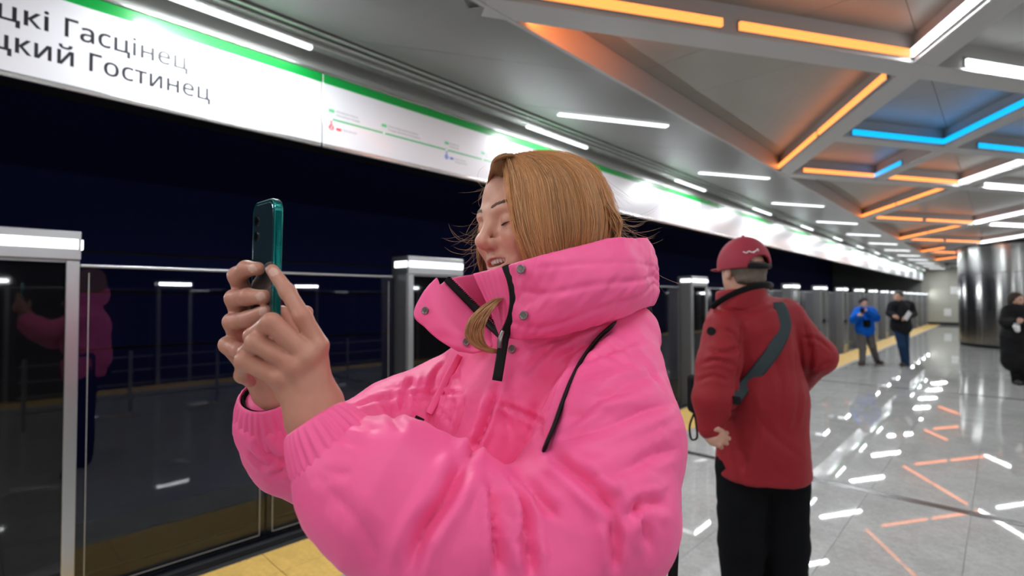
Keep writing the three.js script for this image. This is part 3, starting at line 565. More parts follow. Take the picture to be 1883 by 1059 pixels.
{
  // ---- head
  const yaw = 50 * Math.PI / 180, roll = 0.13;
  let F = camDir(-Math.sin(yaw), -0.05, Math.cos(yaw)).normalize(), S = camDir(Math.cos(yaw), 0, Math.sin(yaw)).normalize(), U = V().crossVectors(S, F).normalize(); if (U.y < 0) U.negate();
  const S2 = S.clone().multiplyScalar(Math.cos(roll)).addScaledVector(U, Math.sin(roll)), U2 = U.clone().multiplyScalar(Math.cos(roll)).addScaledVector(S, -Math.sin(roll)); S = S2; U = U2;
  const O = P(900, 411, 0.87).addScaledVector(F, -0.093);
  const H = (f, u, s) => O.clone().addScaledVector(F, f).addScaledVector(U, u).addScaledVector(S, s);
  const E = (f, u, s, r, k) => ell(H(f, u, s), r, F, U, S, k);
  const prims = [
    E(-0.008, 0.028, 0, [0.098, 0.098, 0.075], 0.02), E(0.022, -0.042, 0, [0.066, 0.082, 0.060], 0.03),
    cap(H(0.070, -0.102, -0.008), H(0.070, -0.102, 0.008), 0.017, 0.017, 0.03),
    E(0.064, -0.030, 0.040, [0.025, 0.021, 0.021], 0.026), E(0.064, -0.030, -0.040, [0.025, 0.021, 0.021], 0.026),
    cap(H(0.078, 0.019, -0.034), H(0.083, 0.017, -0.010), 0.011, 0.011, 0.018), cap(H(0.078, 0.019, 0.034), H(0.083, 0.017, 0.010), 0.011, 0.011, 0.018),
  ];
  const sockets = [0.032, -0.032].map((s) => { const c = E(0.101, 0.000, s, [0.017, 0.0125, 0.018], 0.012); return c; });
  const base = field(prims, sockets);
  const add = [
    ...[0.032, -0.032].map((s) => E(0.0755, -0.001, s, [0.0135, 0.0125, 0.0145], 0.004)),
    cap(H(0.086, 0.010, 0), H(0.1135, -0.030, 0), 0.0080, 0.0095, 0.014), cap(H(0.1135, -0.032, 0), H(0.110, -0.037, 0), 0.0105, 0.009, 0.008),
    cap(H(0.100, -0.036, 0.0125), H(0.094, -0.036, 0.0145), 0.0085, 0.007, 0.006), cap(H(0.100, -0.036, -0.0125), H(0.094, -0.036, -0.0145), 0.0085, 0.007, 0.006),
    E(0.064, -0.066, 0, [0.027, 0.026, 0.038], 0.026),
    // lips
    ...chain([H(0.078, -0.0530, 0.033), H(0.0885, -0.0575, 0.018), H(0.0935, -0.0590, 0.005), H(0.0930, -0.0596, 0), H(0.0935, -0.0590, -0.005), H(0.0885, -0.0575, -0.018), H(0.078, -0.0530, -0.033)], [0.0018, 0.0028, 0.0031, 0.0028, 0.0031, 0.0028, 0.0018], 0.004),
    ...chain([H(0.078, -0.0540, 0.033), H(0.087, -0.0730, 0.018), H(0.0905, -0.0815, 0), H(0.087, -0.0730, -0.018), H(0.078, -0.0540, -0.033)], [0.0022, 0.0040, 0.0048, 0.0040, 0.0022], 0.004),
    E(0.036, -0.008, 0, [0.01, 0.01, 0.01], 0.001),
    cap(H(-0.015, -0.07, 0), H(-0.045, -0.20, 0), 0.052, 0.058, 0.03),
    E(-0.006, -0.012, 0.076, [0.017, 0.029, 0.007], 0.006), E(-0.006, -0.012, -0.076, [0.017, 0.029, 0.007], 0.006),
  ];
  const mouthCut = E(0.098, -0.0675, 0, [0.022, 0.0070, 0.0285], 0.002);
  const smile = [0.036, -0.036].map((s) => cap(H(0.1035, -0.038, s * 0.60), H(0.0885, -0.062, s * 1.06), 0.0030, 0.0030, 0.010));
  const all = [{ lo: prims[0].lo.map((v) => v - 0.08), hi: prims[0].hi.map((v) => v + 0.08), k: 0.001 }];
  const headF = (x, y, z) => { let d = base(x, y, z); for (const p of add) d = smin(d, p(x, y, z), p.k); for (const c of smile) d = smax(d, -(c(x, y, z)), 0.012); d = smax(d, -mouthCut(x, y, z), 0.002); return d; };
  const [lo, hi] = boundsOf([...prims, ...add], 0.012);
  const head = netMesh(headF, lo, hi, 0.0026);
  const inv = (x, y, z) => { const q = V(x, y, z).sub(O); return [q.dot(F), q.dot(U), q.dot(S)]; };
  const lipsUp = add.slice(7, 13), lipsLow = add.slice(13, 17);
  paint(head, (x, y, z) => {
    let d = 1; for (const p of [...lipsUp, ...lipsLow]) d = Math.min(d, p(x, y, z));
    const k = 1 + 0.05 * noise3(x * 90, y * 90, z * 90), lip = sstep(0.0012, -0.0004, d), [f, u, s] = inv(x, y, z);
    const flush = Math.exp(-(((f - 0.075) / 0.03) ** 2 + ((u + 0.036) / 0.022) ** 2 + ((Math.abs(s) - 0.036) / 0.02) ** 2)) * 0.8 + Math.exp(-(((f - 0.113) / 0.012) ** 2 + ((u + 0.033) / 0.012) ** 2 + (s / 0.014) ** 2)) * 0.7;
    return [lerp(SK[0] * k, 0.50, lip), lerp(SK[1] * k * (1 - 0.22 * flush), 0.085, lip), lerp(SK[2] * k * (1 - 0.25 * flush), 0.075, lip)];
  });
  // ---- hands and arms
  const W1 = [577, 768, 0.602], near = fingers([
    [[584, 634, 0.606], [557, 584, 0.601], [529, 537, 0.612], [501, 497, 0.622]],
    [[566, 654, 0.594], [499, 594, 0.584], [464, 618, 0.603], [470, 640, 0.625]],
    [[543, 672, 0.590], [471, 630, 0.585], [453, 650, 0.605], [464, 668, 0.625]],
    [[513, 693, 0.591], [450, 663, 0.588], [446, 690, 0.605], [460, 702, 0.622]],
    [[592, 728, 0.628], [567, 652, 0.648], [536, 602, 0.652], [519, 574, 0.646]],
  ], [[0.0124, 0.0102, 0.0090, 0.0074], [0.0128, 0.0112, 0.0092, 0.0075], [0.0124, 0.0110, 0.0090, 0.0075], [0.0116, 0.0100, 0.0084, 0.007], [0.017, 0.0125, 0.0105, 0.0085]], 0.005);
  const w1 = P(...W1);
  const palm = [[583, 640, 0.607], [566, 658, 0.598], [543, 676, 0.594], [513, 697, 0.595]].map((q, i) => cap(w1, P(...q), 0.0255, [0.0120, 0.0122, 0.0118, 0.0114][i], 0.010));
  const knuckles = [[586, 637, 0.597], [567, 657, 0.586], [544, 674, 0.583], [515, 694, 0.585]].map((q) => ell(P(...q), [0.0075, 0.0075, 0.0075], undefined, undefined, undefined, 0.012));
  const tendons = [[582, 645, 0.600], [563, 663, 0.590], [540, 682, 0.587]].map((q) => cap(P(578, 735, 0.588), P(...q), 0.0015, 0.0035, 0.009));
  const arm1 = [cap(w1, P(700, 860, 0.60), 0.027, 0.036, 0.015), cap(P(598, 735, 0.618), P(566, 668, 0.628), 0.020, 0.014, 0.015)];
  const handField = (palmPrims, digits) => { const groups = [0, 1, 2, 3, 4].map((i) => field(digits.slice(i * 3, i * 3 + 3))), p = field(palmPrims); return (x, y, z) => { let d = p(x, y, z), f = 1e3; for (const g of groups) f = smin(f, g(x, y, z), 0.0018); return smin(d, f, 0.0055); }; };
  const meshHand = (palmPrims, digits, cell) => { const [a, b] = boundsOf([...palmPrims, ...digits], 0.01); return netMesh(handField(palmPrims, digits), a, b, cell); };
  const nearHand = meshHand([...palm, ...arm1, ...tendons, ...knuckles], near, 0.0022);
  const far = fingers([
    [[452, 556, 0.690], [437, 507, 0.664], [453, 494, 0.650], [474, 494, 0.640]],
    [[446, 596, 0.692], [432, 549, 0.664], [456, 546, 0.646], [486, 546, 0.638]],
    [[442, 632, 0.692], [428, 592, 0.667], [456, 587, 0.648], [488, 573, 0.638]],
    [[446, 664, 0.690], [419, 634, 0.672], [440, 645, 0.657], [463, 652, 0.650]],
    [[515, 672, 0.708], [540, 622, 0.700], [556, 594, 0.690], [563, 574, 0.682]],
  ], [[0.0122, 0.0112, 0.0098, 0.0084], [0.0126, 0.0116, 0.0104, 0.0090], [0.0124, 0.0114, 0.0102, 0.0088], [0.0114, 0.0106, 0.0094, 0.008], [0.016, 0.0125, 0.011, 0.009]], 0.005);
  const w2 = P(514, 722, 0.725);
  const palm2 = [[456, 566, 0.695], [452, 602, 0.697], [450, 636, 0.697], [454, 666, 0.697]].map((q, i) => cap(w2, P(...q), 0.027, 0.0135, 0.014));
  const farHand = meshHand([...palm2, cap(w2, P(515, 672, 0.708), 0.024, 0.016, 0.014), cap(w2, P(560, 800, 0.78), 0.027, 0.034, 0.015)], far, 0.0024);
  const nails = [[462, 493, 0.632], [477, 544, 0.629], [483, 572, 0.629], [503, 500, 0.614]].map((q) => P(...q));
  const handPaint = (x, y, z) => { for (const n of nails) { const e = Math.hypot(x - n.x, y - n.y, z - n.z); if (e < 0.0062) return [0.60, 0.36, 0.29]; } const k = 1 + 0.05 * noise3(x * 120, y * 120, z * 120), q = 0.5 + 0.5 * noise3(x * 38, y * 38, z * 38); return [SK[0] * 0.74 * k, SK[1] * 0.66 * k * (1 - 0.14 * q), SK[2] * 0.64 * k * (1 - 0.14 * q)]; };
  paint(nearHand, handPaint); paint(farHand, handPaint);
  // body inside the clothes, joined to head, hands and feet
  const neck = H(-0.045, -0.20, 0), chest = P(1010, 760, 0.93), hip = V(chest.x, 0.95, chest.z), shN = P(1125, 670, 0.84), elN = P(985, 985, 0.64), shF = P(860, 705, 1.0), elF = P(590, 842, 0.84);
  const side = V().subVectors(shN, shF).setY(0).normalize(), front = camDir(-0.65, 0, 0.76).setY(0).normalize();
  const foot = (s) => V(hip.x, 0, hip.z).addScaledVector(side, s);
  const legs = [0.095, -0.095].map((s) => [V(hip.x, 0.92, hip.z).addScaledVector(side, s), V(hip.x, 0.50, hip.z).addScaledVector(side, s * 1.1).addScaledVector(front, 0.02), foot(s * 1.15).setY(0.09)]);
  const core = blob([cap(neck, chest, 0.05, 0.12, 0.05), cap(chest, hip, 0.12, 0.13, 0.05), cap(neck, shN, 0.05, 0.045, 0.04), cap(neck, shF, 0.05, 0.045, 0.04), ...chain([shN, elN, P(700, 860, 0.60)], [0.045, 0.038, 0.034], 0.02), ...chain([shF, elF, P(560, 800, 0.78)], [0.045, 0.038, 0.033], 0.02), ...legs.flatMap((l) => chain(l, [0.08, 0.055, 0.035], 0.03))], 0.014);
  paint(core, () => SK);
  part('body', join([head, nearHand, farHand, core]), skinMat, woman);
  // face details
  const lash = [];
  for (const s of [0.032, -0.032]) { const pts = [-1, -0.6, -0.2, 0.2, 0.6, 1].map((q) => H(0.0893 - 0.005 * q * q, -0.0065 - 0.0022 * (1 - q * q) + (q * Math.sign(s) > 0 ? 0.001 : 0), s + q * 0.0125)); lash.push(sweep(pts, (t) => 0.0016 * Math.sin(Math.PI * clamp(t, 0.06, 0.94)), 6, 16)); }
  for (const g of lash) part('eyelash', g, std(lin(0.02, 0.012, 0.01), 0.6), woman);
  const browMat = std(0xffffff, 0.6, 0, { vertexColors: true });
  const browGeo = [1, -1].map((sg) => strands((u, r) => { const s0 = lerp(0.012, 0.046, u) * sg, up = 0.0255 + 0.006 * Math.sin(u * 2.2) - 0.004 * u * u, f = 0.0945 - 0.016 * (u ** 1.8), q = (r() - 0.5) * 0.0042 * (1 - 0.5 * u); const a = H(f, up - 0.003 + q, s0), b = H(f - 0.001, up + 0.0015 + q, s0 + sg * 0.005); return [a, a.clone().lerp(b, 0.5).addScaledVector(F, 0.0008), b]; }, 90, 31 + sg, 0.0005, [0.12, 0.065, 0.042], { steps: 4 }));
  // set the brows on the skin
  for (const g of browGeo) { const p = g.attributes.position; for (let i = 0; i < p.count; i++) { const v = V(p.getX(i), p.getY(i), p.getZ(i)); let d = headF(v.x, v.y, v.z); v.addScaledVector(F, -(d - 0.0006)); p.setXYZ(i, v.x, v.y, v.z); } g.computeVertexNormals(); }
  for (const g of browGeo) part('eyebrow', g, browMat, woman);
  { const tooth = new THREE.SphereGeometry(1, 14, 10), ivory = std(lin(0.84, 0.79, 0.70), 0.22); for (let i = -4; i < 4; i++) { const s = (i + 0.5) * 0.0066, m = part('tooth', tooth, ivory, woman); m.position.copy(H(0.0865 - (s / 0.03) ** 2 * 0.012, -0.0632, s)); m.quaternion.setFromRotationMatrix(new THREE.Matrix4().makeBasis(S, U, F)); m.scale.set(0.0036, 0.0062, 0.0036); } }
  // ---- hair
  const HG = [
    [[930, 296, 0.862], [936, 332, 0.848], [940, 377, 0.840], [950, 424, 0.835], [968, 474, 0.838], [990, 530, 0.85]],
    [[938, 289, 0.868], [962, 320, 0.838], [972, 375, 0.822], [982, 430, 0.818], [998, 476, 0.822], [1012, 530, 0.84]],
    [[955, 284, 0.88], [1012, 308, 0.85], [1035, 368, 0.832], [1042, 428, 0.830], [1040, 474, 0.838], [1035, 530, 0.85]],
    [[972, 282, 0.90], [1052, 299, 0.888], [1086, 350, 0.878], [1098, 410, 0.874], [1088, 462, 0.876], [1070, 530, 0.88]],
    [[980, 282, 0.92], [1064, 301, 0.93], [1106, 352, 0.935], [1122, 404, 0.935], [1118, 458, 0.935], [1090, 530, 0.93]],
    [[976, 283, 0.95], [1046, 300, 1.00], [1088, 350, 1.01], [1104, 404, 1.01], [1096, 460, 1.01], [1080, 530, 1.0]],
    [[945, 286, 0.95], [968, 300, 1.02], [978, 350, 1.04], [985, 400, 1.04], [985, 460, 1.04], [985, 530, 1.02]],
    [[922, 296, 0.905], [912, 326, 0.938], [902, 365, 0.952], [895, 410, 0.958], [892, 450, 0.962], [897, 500, 0.968]],
  ].map((c) => c.map((q) => P(...q)));
  const cap0 = sheet(HG, 72, 28, 0.010, 1);
  const rr = rng(9);
  paint(cap0, (x, y, z) => { const k = 0.85 + 0.15 * noise3(x * 70, y * 16, z * 70); return [HAIR[0] * k, HAIR[1] * k, HAIR[2] * k]; });
  const outDir = (u) => { const c = P(985, 400, 0.94); return c; };
  const guide = (u, r, lift = 0.008, jit = 0.004) => { const lf = (0.0045 + lift * r()), pts = [], c = P(985, 380, 0.935), du = (r() - 0.5) * 0.03; for (let j = 0; j <= 7; j++) { const v = j / 7, p = sheetAt(HG, clamp(u + du * v), v * 0.98), n = p.clone().sub(c).normalize(); p.addScaledVector(n, lf * Math.min(1, v * 3 + 0.25)); p.x += (r() - 0.5) * jit; p.y += (r() - 0.5) * jit; p.z += (r() - 0.5) * jit; pts.push(p); } return pts; };
  const near1 = strands((u, r) => guide(u, r, 0.0032, 0.0012), 6200, 41, 0.00058, HAIR, { steps: 12, pick: (r) => 0.62 * r() });
  const far1 = strands((u, r) => guide(u, r, 0.007, 0.002), 500, 42, 0.0009, HAIR, { steps: 10, pick: (r) => 0.6 + 0.4 * r() });
  const fine = strands((u, r) => guide(clamp(u + (r() - 0.5) * 0.08), r, 0.013, 0.006), 300, 43, 0.0003, HAIR.map((c) => c * 1.7), { steps: 14, pick: (r) => 0.7 * r() });
  const fan = (list, n, seed, spread, tint) => strands((u, r) => { const pts = list.map((q, i) => P(q[0] + spread[0] * (u - 0.5), q[1] + spread[1] * (u - 0.5), q[2] + spread[2] * (u - 0.5))); const j = V(r() - 0.5, r() - 0.5, r() - 0.5).multiplyScalar(0.004); pts.forEach((p) => p.add(j)); return pts; }, n, seed, 0.0008, HAIR.map((c) => c * tint), { steps: 14 });
  const roll1 = fan([[946, 288, 0.868], [928, 291, 0.860], [914, 299, 0.864], [909, 312, 0.882], [904, 332, 0.908], [898, 358, 0.926]], 420, 44, [8, 8, 0.04], 0.78);
  const roll2 = fan([[936, 290, 0.862], [940, 300, 0.854], [944, 318, 0.847], [945, 342, 0.842], [945, 377, 0.838], [953, 424, 0.832]], 320, 48, [10, 6, 0.02], 0.85);
  const roll3 = fan([[942, 288, 0.866], [931, 292, 0.858], [922, 300, 0.854], [918, 311, 0.855], [917, 322, 0.858]], 340, 49, [26, 10, 0.012], 0.72);
  const temple = fan([[912, 304, 0.892], [906, 325, 0.918], [898, 350, 0.934], [890, 385, 0.946], [885, 425, 0.952], [882, 470, 0.957], [888, 505, 0.96]], 170, 45, [8, 0, 0.03], 1);
  const wisp = (seed, n, from, reach, tint = 1.1) => { const r = rng(seed); return strands((u) => { const a = from(r), pts = [P(...a)], ang = reach.a0 + (r() - 0.5) * reach.spread, curl = (r() - 0.5) * reach.curl; let x = a[0], y = a[1], d = a[2], th = ang; const L = reach.len * (0.4 + r()); for (let i = 0; i < 6; i++) { th += curl + (r() - 0.5) * 0.25; x += Math.cos(th) * L / 6; y += Math.sin(th) * L / 6; d += (r() - 0.5) * 0.012; pts.push(P(x, y, d)); } return pts; }, n, seed + 1, 0.00019, [0.50 * tint, 0.35 * tint, 0.22 * tint], { steps: 12 }); };
  const wisps = [
    wisp(51, 110, (r) => [1108 + 22 * r(), 385 + 50 * r(), 0.90 + 0.05 * r()], { a0: 0.9, spread: 0.9, curl: 0.45, len: 78 }),
    wisp(52, 40, (r) => [1085 + 30 * r(), 320 + 50 * r(), 0.90 + 0.05 * r()], { a0: 0.95, spread: 0.6, curl: 0.2, len: 60 }),
    wisp(53, 60, (r) => [886 + 8 * r(), 380 + 90 * r(), 0.92 + 0.03 * r()], { a0: 1.95, spread: 1.1, curl: 0.7, len: 66 }),
    wisp(54, 12, (r) => [900, 330 + 20 * r(), 0.90], { a0: 2.4, spread: 1.2, curl: 0.9, len: 46 }),
    wisp(55, 4, (r) => [1165, 450, 0.90], { a0: 1.15, spread: 0.2, curl: -0.35, len: 130 }),
  ];
  // the back knot escaping over the collar
  const back = strands((u, r) => { const j = () => (r() - 0.5) * 0.008; const pts = [[1098, 350, 0.92], [1118, 385, 0.92], [1134, 410, 0.92], [1145 - 20 * u, 440, 0.92], [1130 - 30 * u, 475, 0.92]].map((q) => P(q[0] + 16 * (u - 0.5), q[1], q[2] + 0.08 * (r() - 0.5))); pts.forEach((p) => { p.x += j(); p.y += j(); p.z += j(); }); return pts; }, 420, 46, 0.0005, HAIR.map((c) => c * 1.25), { steps: 12 });
  const lock = strands((u, r) => { const o = (u - 0.5); const pts = [[918 + 16 * o, 548, 0.802], [896 + 26 * o, 566, 0.785], [878 + 34 * o, 590, 0.778], [872 + 34 * o, 616, 0.778], [884 + 26 * o, 637, 0.780], [912 + 12 * o, 646 - 6 * o, 0.785], [928, 647, 0.79]].map((q) => P(q[0], q[1], q[2] + 0.018 * (r() - 0.5))); return pts; }, 420, 47, 0.0008, HAIR.map((c) => c * 1.0), { steps: 16 });
  const strip = (g) => { const q = g.toNonIndexed ? g : g; return q; };
  part('hair', mergeGeometries([cap0, near1, far1, fine, roll1, roll2, roll3, temple, back, lock, ...wisps].map((g) => { const q = new THREE.BufferGeometry(); q.setAttribute('position', g.attributes.position); q.setAttribute('normal', g.attributes.normal); q.setAttribute('color', g.attributes.color); q.setIndex(g.index); return q; })), hairMat, woman);

  // ---- jacket
  const torsoP = [
    cap(P(1010, 668, 0.92), P(1010, 800, 0.93), 0.125, 0.165, 0.05), cap(P(1010, 800, 0.93), V(chest.x, 0.98, chest.z), 0.165, 0.185, 0.05),
    cap(P(940, 740, 0.87), P(905, 960, 0.87), 0.080, 0.115, 0.05), cap(P(860, 770, 0.94), P(850, 960, 0.92), 0.080, 0.11, 0.05),
    cap(P(1130, 645, 0.86), P(1060, 640, 0.86), 0.072, 0.078, 0.04), cap(P(1152, 612, 0.885), P(1090, 605, 0.91), 0.052, 0.06, 0.04), cap(P(880, 690, 0.98), P(960, 660, 0.93), 0.075, 0.08, 0.04),
  ], nearP = [
    ...chain([P(1130, 676, 0.83), P(1124, 805, 0.735), P(1082, 930, 0.675)], [0.080, 0.098, 0.107], 0.03),
    ...chain([P(1086, 945, 0.668), P(970, 1040, 0.635), P(805, 972, 0.603), P(700, 898, 0.600), P(648, 874, 0.600)], [0.110, 0.100, 0.094, 0.082, 0.064], 0.02),
  ], farP = [
    ...chain([P(862, 712, 1.0), P(735, 778, 0.93), P(600, 842, 0.835)], [0.080, 0.076, 0.074], 0.03),
    ...chain([P(600, 842, 0.835), P(548, 815, 0.79), P(508, 778, 0.745)], [0.074, 0.072, 0.058], 0.03),
  ];
  const jf = unite([field(torsoP), field(nearP), field(farP)], 0.010);
  const [jlo, jhi] = boundsOf([...torsoP, ...nearP, ...farP], 0.03);
  const jg = netMesh(jf, jlo, jhi, 0.0044);
  const wr = rng(303), extra = [];
  // fans of fine wrinkles: from, to (the line they start on), direction, length in pixels, how many
  for (const [x0, y0, x1, y1, dx, dy, len, n] of [[1075, 660, 1010, 815, 1, -0.35, 130, 14], [1118, 612, 1080, 650, 1, 0.55, 110, 6], [915, 890, 985, 1050, 0.25, 1, 90, 10], [1000, 830, 1120, 930, 0.9, 0.45, 100, 9], [855, 850, 770, 985, 0.75, -0.8, 70, 9], [1255, 750, 1235, 930, -1, 0.25, 110, 10], [960, 640, 1060, 615, 0.9, -0.45, 90, 7], [650, 770, 575, 885, 1, 0.35, 55, 7], [440, 770, 500, 880, 0.8, -0.3, 55, 9], [760, 690, 700, 730, 0.25, 1, 50, 7], [845, 660, 800, 760, 0.4, 0.9, 60, 7], [905, 740, 1000, 782, 0.3, -1, 50, 8], [905, 745, 1000, 788, 0.25, 1, 60, 8], [745, 728, 850, 728, 0.1, 1, 60, 10], [1140, 960, 1200, 1000, 0.4, -0.9, 70, 7]])
    for (let q = 0; q < n; q++) { const s = (q + wr()) / n, x = lerp(x0, x1, s), y = lerp(y0, y1, s), L = len * (0.35 + 0.65 * wr()), a = (wr() - 0.5) * 0.5, ux = dx * Math.cos(a) - dy * Math.sin(a), uy = dx * Math.sin(a) + dy * Math.cos(a), b = (wr() - 0.5) * 12; extra.push([[[x, y], [x + ux * L * 0.5 - uy * b * 0.3, y + uy * L * 0.5 + ux * b * 0.3], [x + ux * L, y + uy * L]], -0.0012 - 0.0018 * wr(), 0.0066 + 0.004 * wr(), 0.5]); }
  const FL = folds(jf, [
    [[[856, 846], [838, 874], [815, 918], [777, 975], [749, 1056]], -0.017, 0.012], [[[908, 886], [912, 937], [916, 984], [923, 1056]], -0.018, 0.010],
    [[[937, 872], [956, 918], [972, 984], [984, 1056]], -0.014, 0.009], [[[950, 865], [989, 915], [1030, 950]], -0.008, 0.010],
    [[[1008, 828], [1057, 866], [1107, 909], [1135, 965], [1140, 1030]], -0.010, 0.012], [[[1125, 960], [1135, 1050]], -0.010, 0.008],
    [[[1122, 603], [1085, 640], [1052, 690], [1028, 750], [1004, 820]], -0.009, 0.010],
    [[[909, 739], [965, 762], [1006, 782]], -0.006, 0.006], [[[862, 843], [890, 781], [911, 715]], -0.013, 0.008],
    [[[739, 725], [790, 722], [852, 725]], -0.006, 0.005], [[[829, 812], [845, 770], [852, 735]], -0.007, 0.007], [[[800, 790], [815, 745], [830, 700]], -0.005, 0.006],
    [[[1252, 738], [1190, 752], [1110, 785], [1030, 806]], -0.007, 0.012], [[[1222, 680], [1150, 705], [1090, 745], [1040, 785]], -0.005, 0.010],
    [[[1246, 826], [1200, 838], [1140, 866], [1085, 880]], -0.005, 0.012], [[[1230, 930], [1190, 925], [1150, 950]], -0.006, 0.009], [[[1200, 1010], [1180, 960], [1170, 920]], -0.006, 0.009],
    [[[1022, 662], [1070, 636], [1122, 606]], -0.007, 0.009], [[[960, 690], [1010, 640], [1060, 618]], -0.005, 0.008], [[[1140, 640], [1190, 670], [1225, 720]], -0.004, 0.012],
    [[[940, 890], [948, 940], [950, 1000]], 0.006, 0.010, 0], [[[600, 900], [660, 960], [700, 1040]], -0.003, 0.012],
    [[[470, 800], [500, 840], [545, 850]], -0.006, 0.009], [[[440, 780], [480, 790], [520, 775]], -0.006, 0.008], [[[500, 880], [530, 850], [545, 800]], -0.005, 0.009], [[[455, 830], [490, 860]], -0.005, 0.008],
    [[[645, 748], [690, 735], [740, 728]], -0.005, 0.008], [[[692, 730], [720, 760], [740, 790]], -0.005, 0.008], [[[760, 690], [748, 720], [738, 760]], -0.006, 0.008], [[[820, 650], [800, 690], [790, 740]], -0.005, 0.008],
    ...extra,
  ], 0.3, 1.4);
  displace(jg, (x, y, z) => {
    let d = 0; for (const f of FL) d += f(x, y, z);
    const q = x * 0.7 - z * 0.7;
    d += 0.0045 * noise3(x * 12, y * 12, z * 12) + 0.0009 * noise3(q * 30 + 3, y * 60, (x + z) * 30) + 0.0004 * noise3(x * 110, y * 110, z * 110);
    return clamp(d, -0.022, 0.02);
  });
  const jacket = part('jacket', jg, pinkMat, woman);
  // hem band
  { const c = V(chest.x, 1.0, chest.z), ring = []; for (let i = 0; i <= 40; i++) { const a = i / 40 * Math.PI * 2; ring.push(c.clone().addScaledVector(side, Math.cos(a) * 0.20).addScaledVector(front, Math.sin(a) * 0.17 + 0.03)); }
    const grid = ring.map((p, i) => [p.clone().setY(1.0), p.clone().setY(0.90).lerp(V(c.x, 0.90, c.z), 0.04), p.clone().setY(0.80).lerp(V(c.x, 0.80, c.z), 0.10)]);
    part('hem', sheet(grid, 120, 10, 0.03, 1, (u, v) => 0.003 * Math.sin(u * 180) * v), pinkMat, woman); }
  // cuffs
  const cuff = (a, b, r0, r1, axis) => { const A = P(...a), B = P(...b), T = V().subVectors(B, A).normalize(), n1 = V().crossVectors(T, V(0.2, 0.5, 0.84)).normalize(), n2 = V().crossVectors(T, n1), grid = []; for (let i = 0; i <= 24; i++) { const an = i / 24 * Math.PI * 2; grid.push([0, 0.35, 0.7, 1].map((v) => A.clone().lerp(B, v).addScaledVector(n1, Math.cos(an) * lerp(r0, r1, v ** 0.8)).addScaledVector(n2, Math.sin(an) * lerp(r0, r1, v ** 0.8)))); } return sheet(grid, 192, 14, 0.006, 1, (u, v) => 0.0013 * Math.sin(u * 2 * Math.PI * 30 + Math.sin(u * 40) * 0.8) * Math.min(1, v * 3)); };
  part('cuff', cuff([577, 770, 0.602], [617, 832, 0.600], 0.0335, 0.052), pinkMat, woman);
  part('cuff', cuff([494, 722, 0.715], [510, 778, 0.745], 0.037, 0.055), pinkMat, woman);
  part('cuff_lining', cuff([495, 724, 0.716], [508, 772, 0.742], 0.0335, 0.040), clothBlack, woman);
  // collar
  const CG = [
    [[927, 622, 0.792], [942, 585, 0.784], [947, 552, 0.782], [941, 516, 0.784], [930, 488, 0.790]],
    [[965, 622, 0.770], [976, 585, 0.752], [984, 548, 0.746], [976, 508, 0.748], [960, 480, 0.756]],
    [[1042, 612, 0.752], [1055, 575, 0.732], [1060, 535, 0.726], [1050, 495, 0.734], [1036, 460, 0.746]],
    [[1136, 584, 0.785], [1150, 545, 0.775], [1154, 510, 0.775], [1144, 475, 0.782], [1124, 440, 0.795]],
    [[1186, 564, 0.84], [1192, 530, 0.84], [1189, 500, 0.845], [1184, 470, 0.85], [1176, 439, 0.855]],
    [[1194, 562, 0.90], [1202, 530, 0.90], [1199, 500, 0.905], [1194, 470, 0.91], [1186, 438, 0.915]],
    [[1170, 566, 0.985], [1180, 530, 0.99], [1178, 500, 0.995], [1172, 470, 0.99], [1164, 444, 0.985]],
    [[1030, 610, 1.04], [1030, 575, 1.05], [1030, 540, 1.05], [1025, 510, 1.045], [1018, 485, 1.035]],
    [[935, 640, 0.97], [915, 605, 0.985], [902, 570, 0.985], [888, 540, 0.975], [873, 504, 0.965]],
    [[926, 628, 0.86], [898, 596, 0.892], [872, 568, 0.902], [846, 540, 0.910], [821, 514, 0.915]],
  ].map((c) => c.map((q) => P(...q)));
  const crease = (u, v, v0, slope, wv, w) => Math.exp(-(((v - v0 - slope * (u - 0.25) - wv * Math.sin(u * 31)) / w) ** 2));
  const wrinkle = (u, v) => 0.0030 * noise3(u * 20 + v * 3, v * 4 - u * 9, 3) + 0.0013 * noise3(u * 60 - v * 9, v * 7 + u * 22, 8) - 0.0024 * crease(u, v, 0.50, -0.5, 0.02, 0.035) * sstep(0.02, 0.12, u) - 0.0026 * crease(u, v, 0.22, 0.25, 0.03, 0.03) * sstep(0.0, 0.1, u) - 0.0015 * crease(u, v, 0.74, -0.9, 0.01, 0.03) * sstep(0.1, 0.2, u);
  part('collar', sheet(CG, 220, 48, 0.018, -1, (u, v, layer) => layer ? -wrinkle(u, v) : 0.0012 * noise3(u * 18, v * 6, 4)), pinkMat, woman);
  // far storm flap turned outwards
  const FG = [
    [[821, 514, 0.912], [846, 540, 0.905], [872, 568, 0.898], [898, 598, 0.884], [922, 630, 0.855]],
    [[808, 524, 0.900], [828, 560, 0.885], [852, 590, 0.872], [874, 616, 0.856], [898, 642, 0.838]],
    [[803, 512, 0.905], [788, 550, 0.880], [812, 590, 0.862], [842, 622, 0.848], [872, 650, 0.834]],
    [[792, 522, 0.905], [763, 577, 0.880], [784, 604, 0.868], [812, 628, 0.856], [844, 646, 0.845]],
  ].map((c) => c.map((q) => P(...q)));
  part('collar_flap', sheet(FG, 40, 40, 0.008, -1, (u, v) => 0.002 * noise3(u * 5, v * 7, 1)), pinkMat, woman);
  // stitched chin guard inside the zip
  const GG = [
    [[871, 503, 0.838], [890, 540, 0.832], [908, 578, 0.822], [922, 618, 0.800]],
    [[902, 496, 0.818], [912, 534, 0.812], [922, 574, 0.804], [926, 616, 0.792]],
    [[934, 488, 0.796], [944, 530, 0.790], [944, 575, 0.786], [930, 618, 0.786]],
  ].map((c) => c.map((q) => P(...q)));
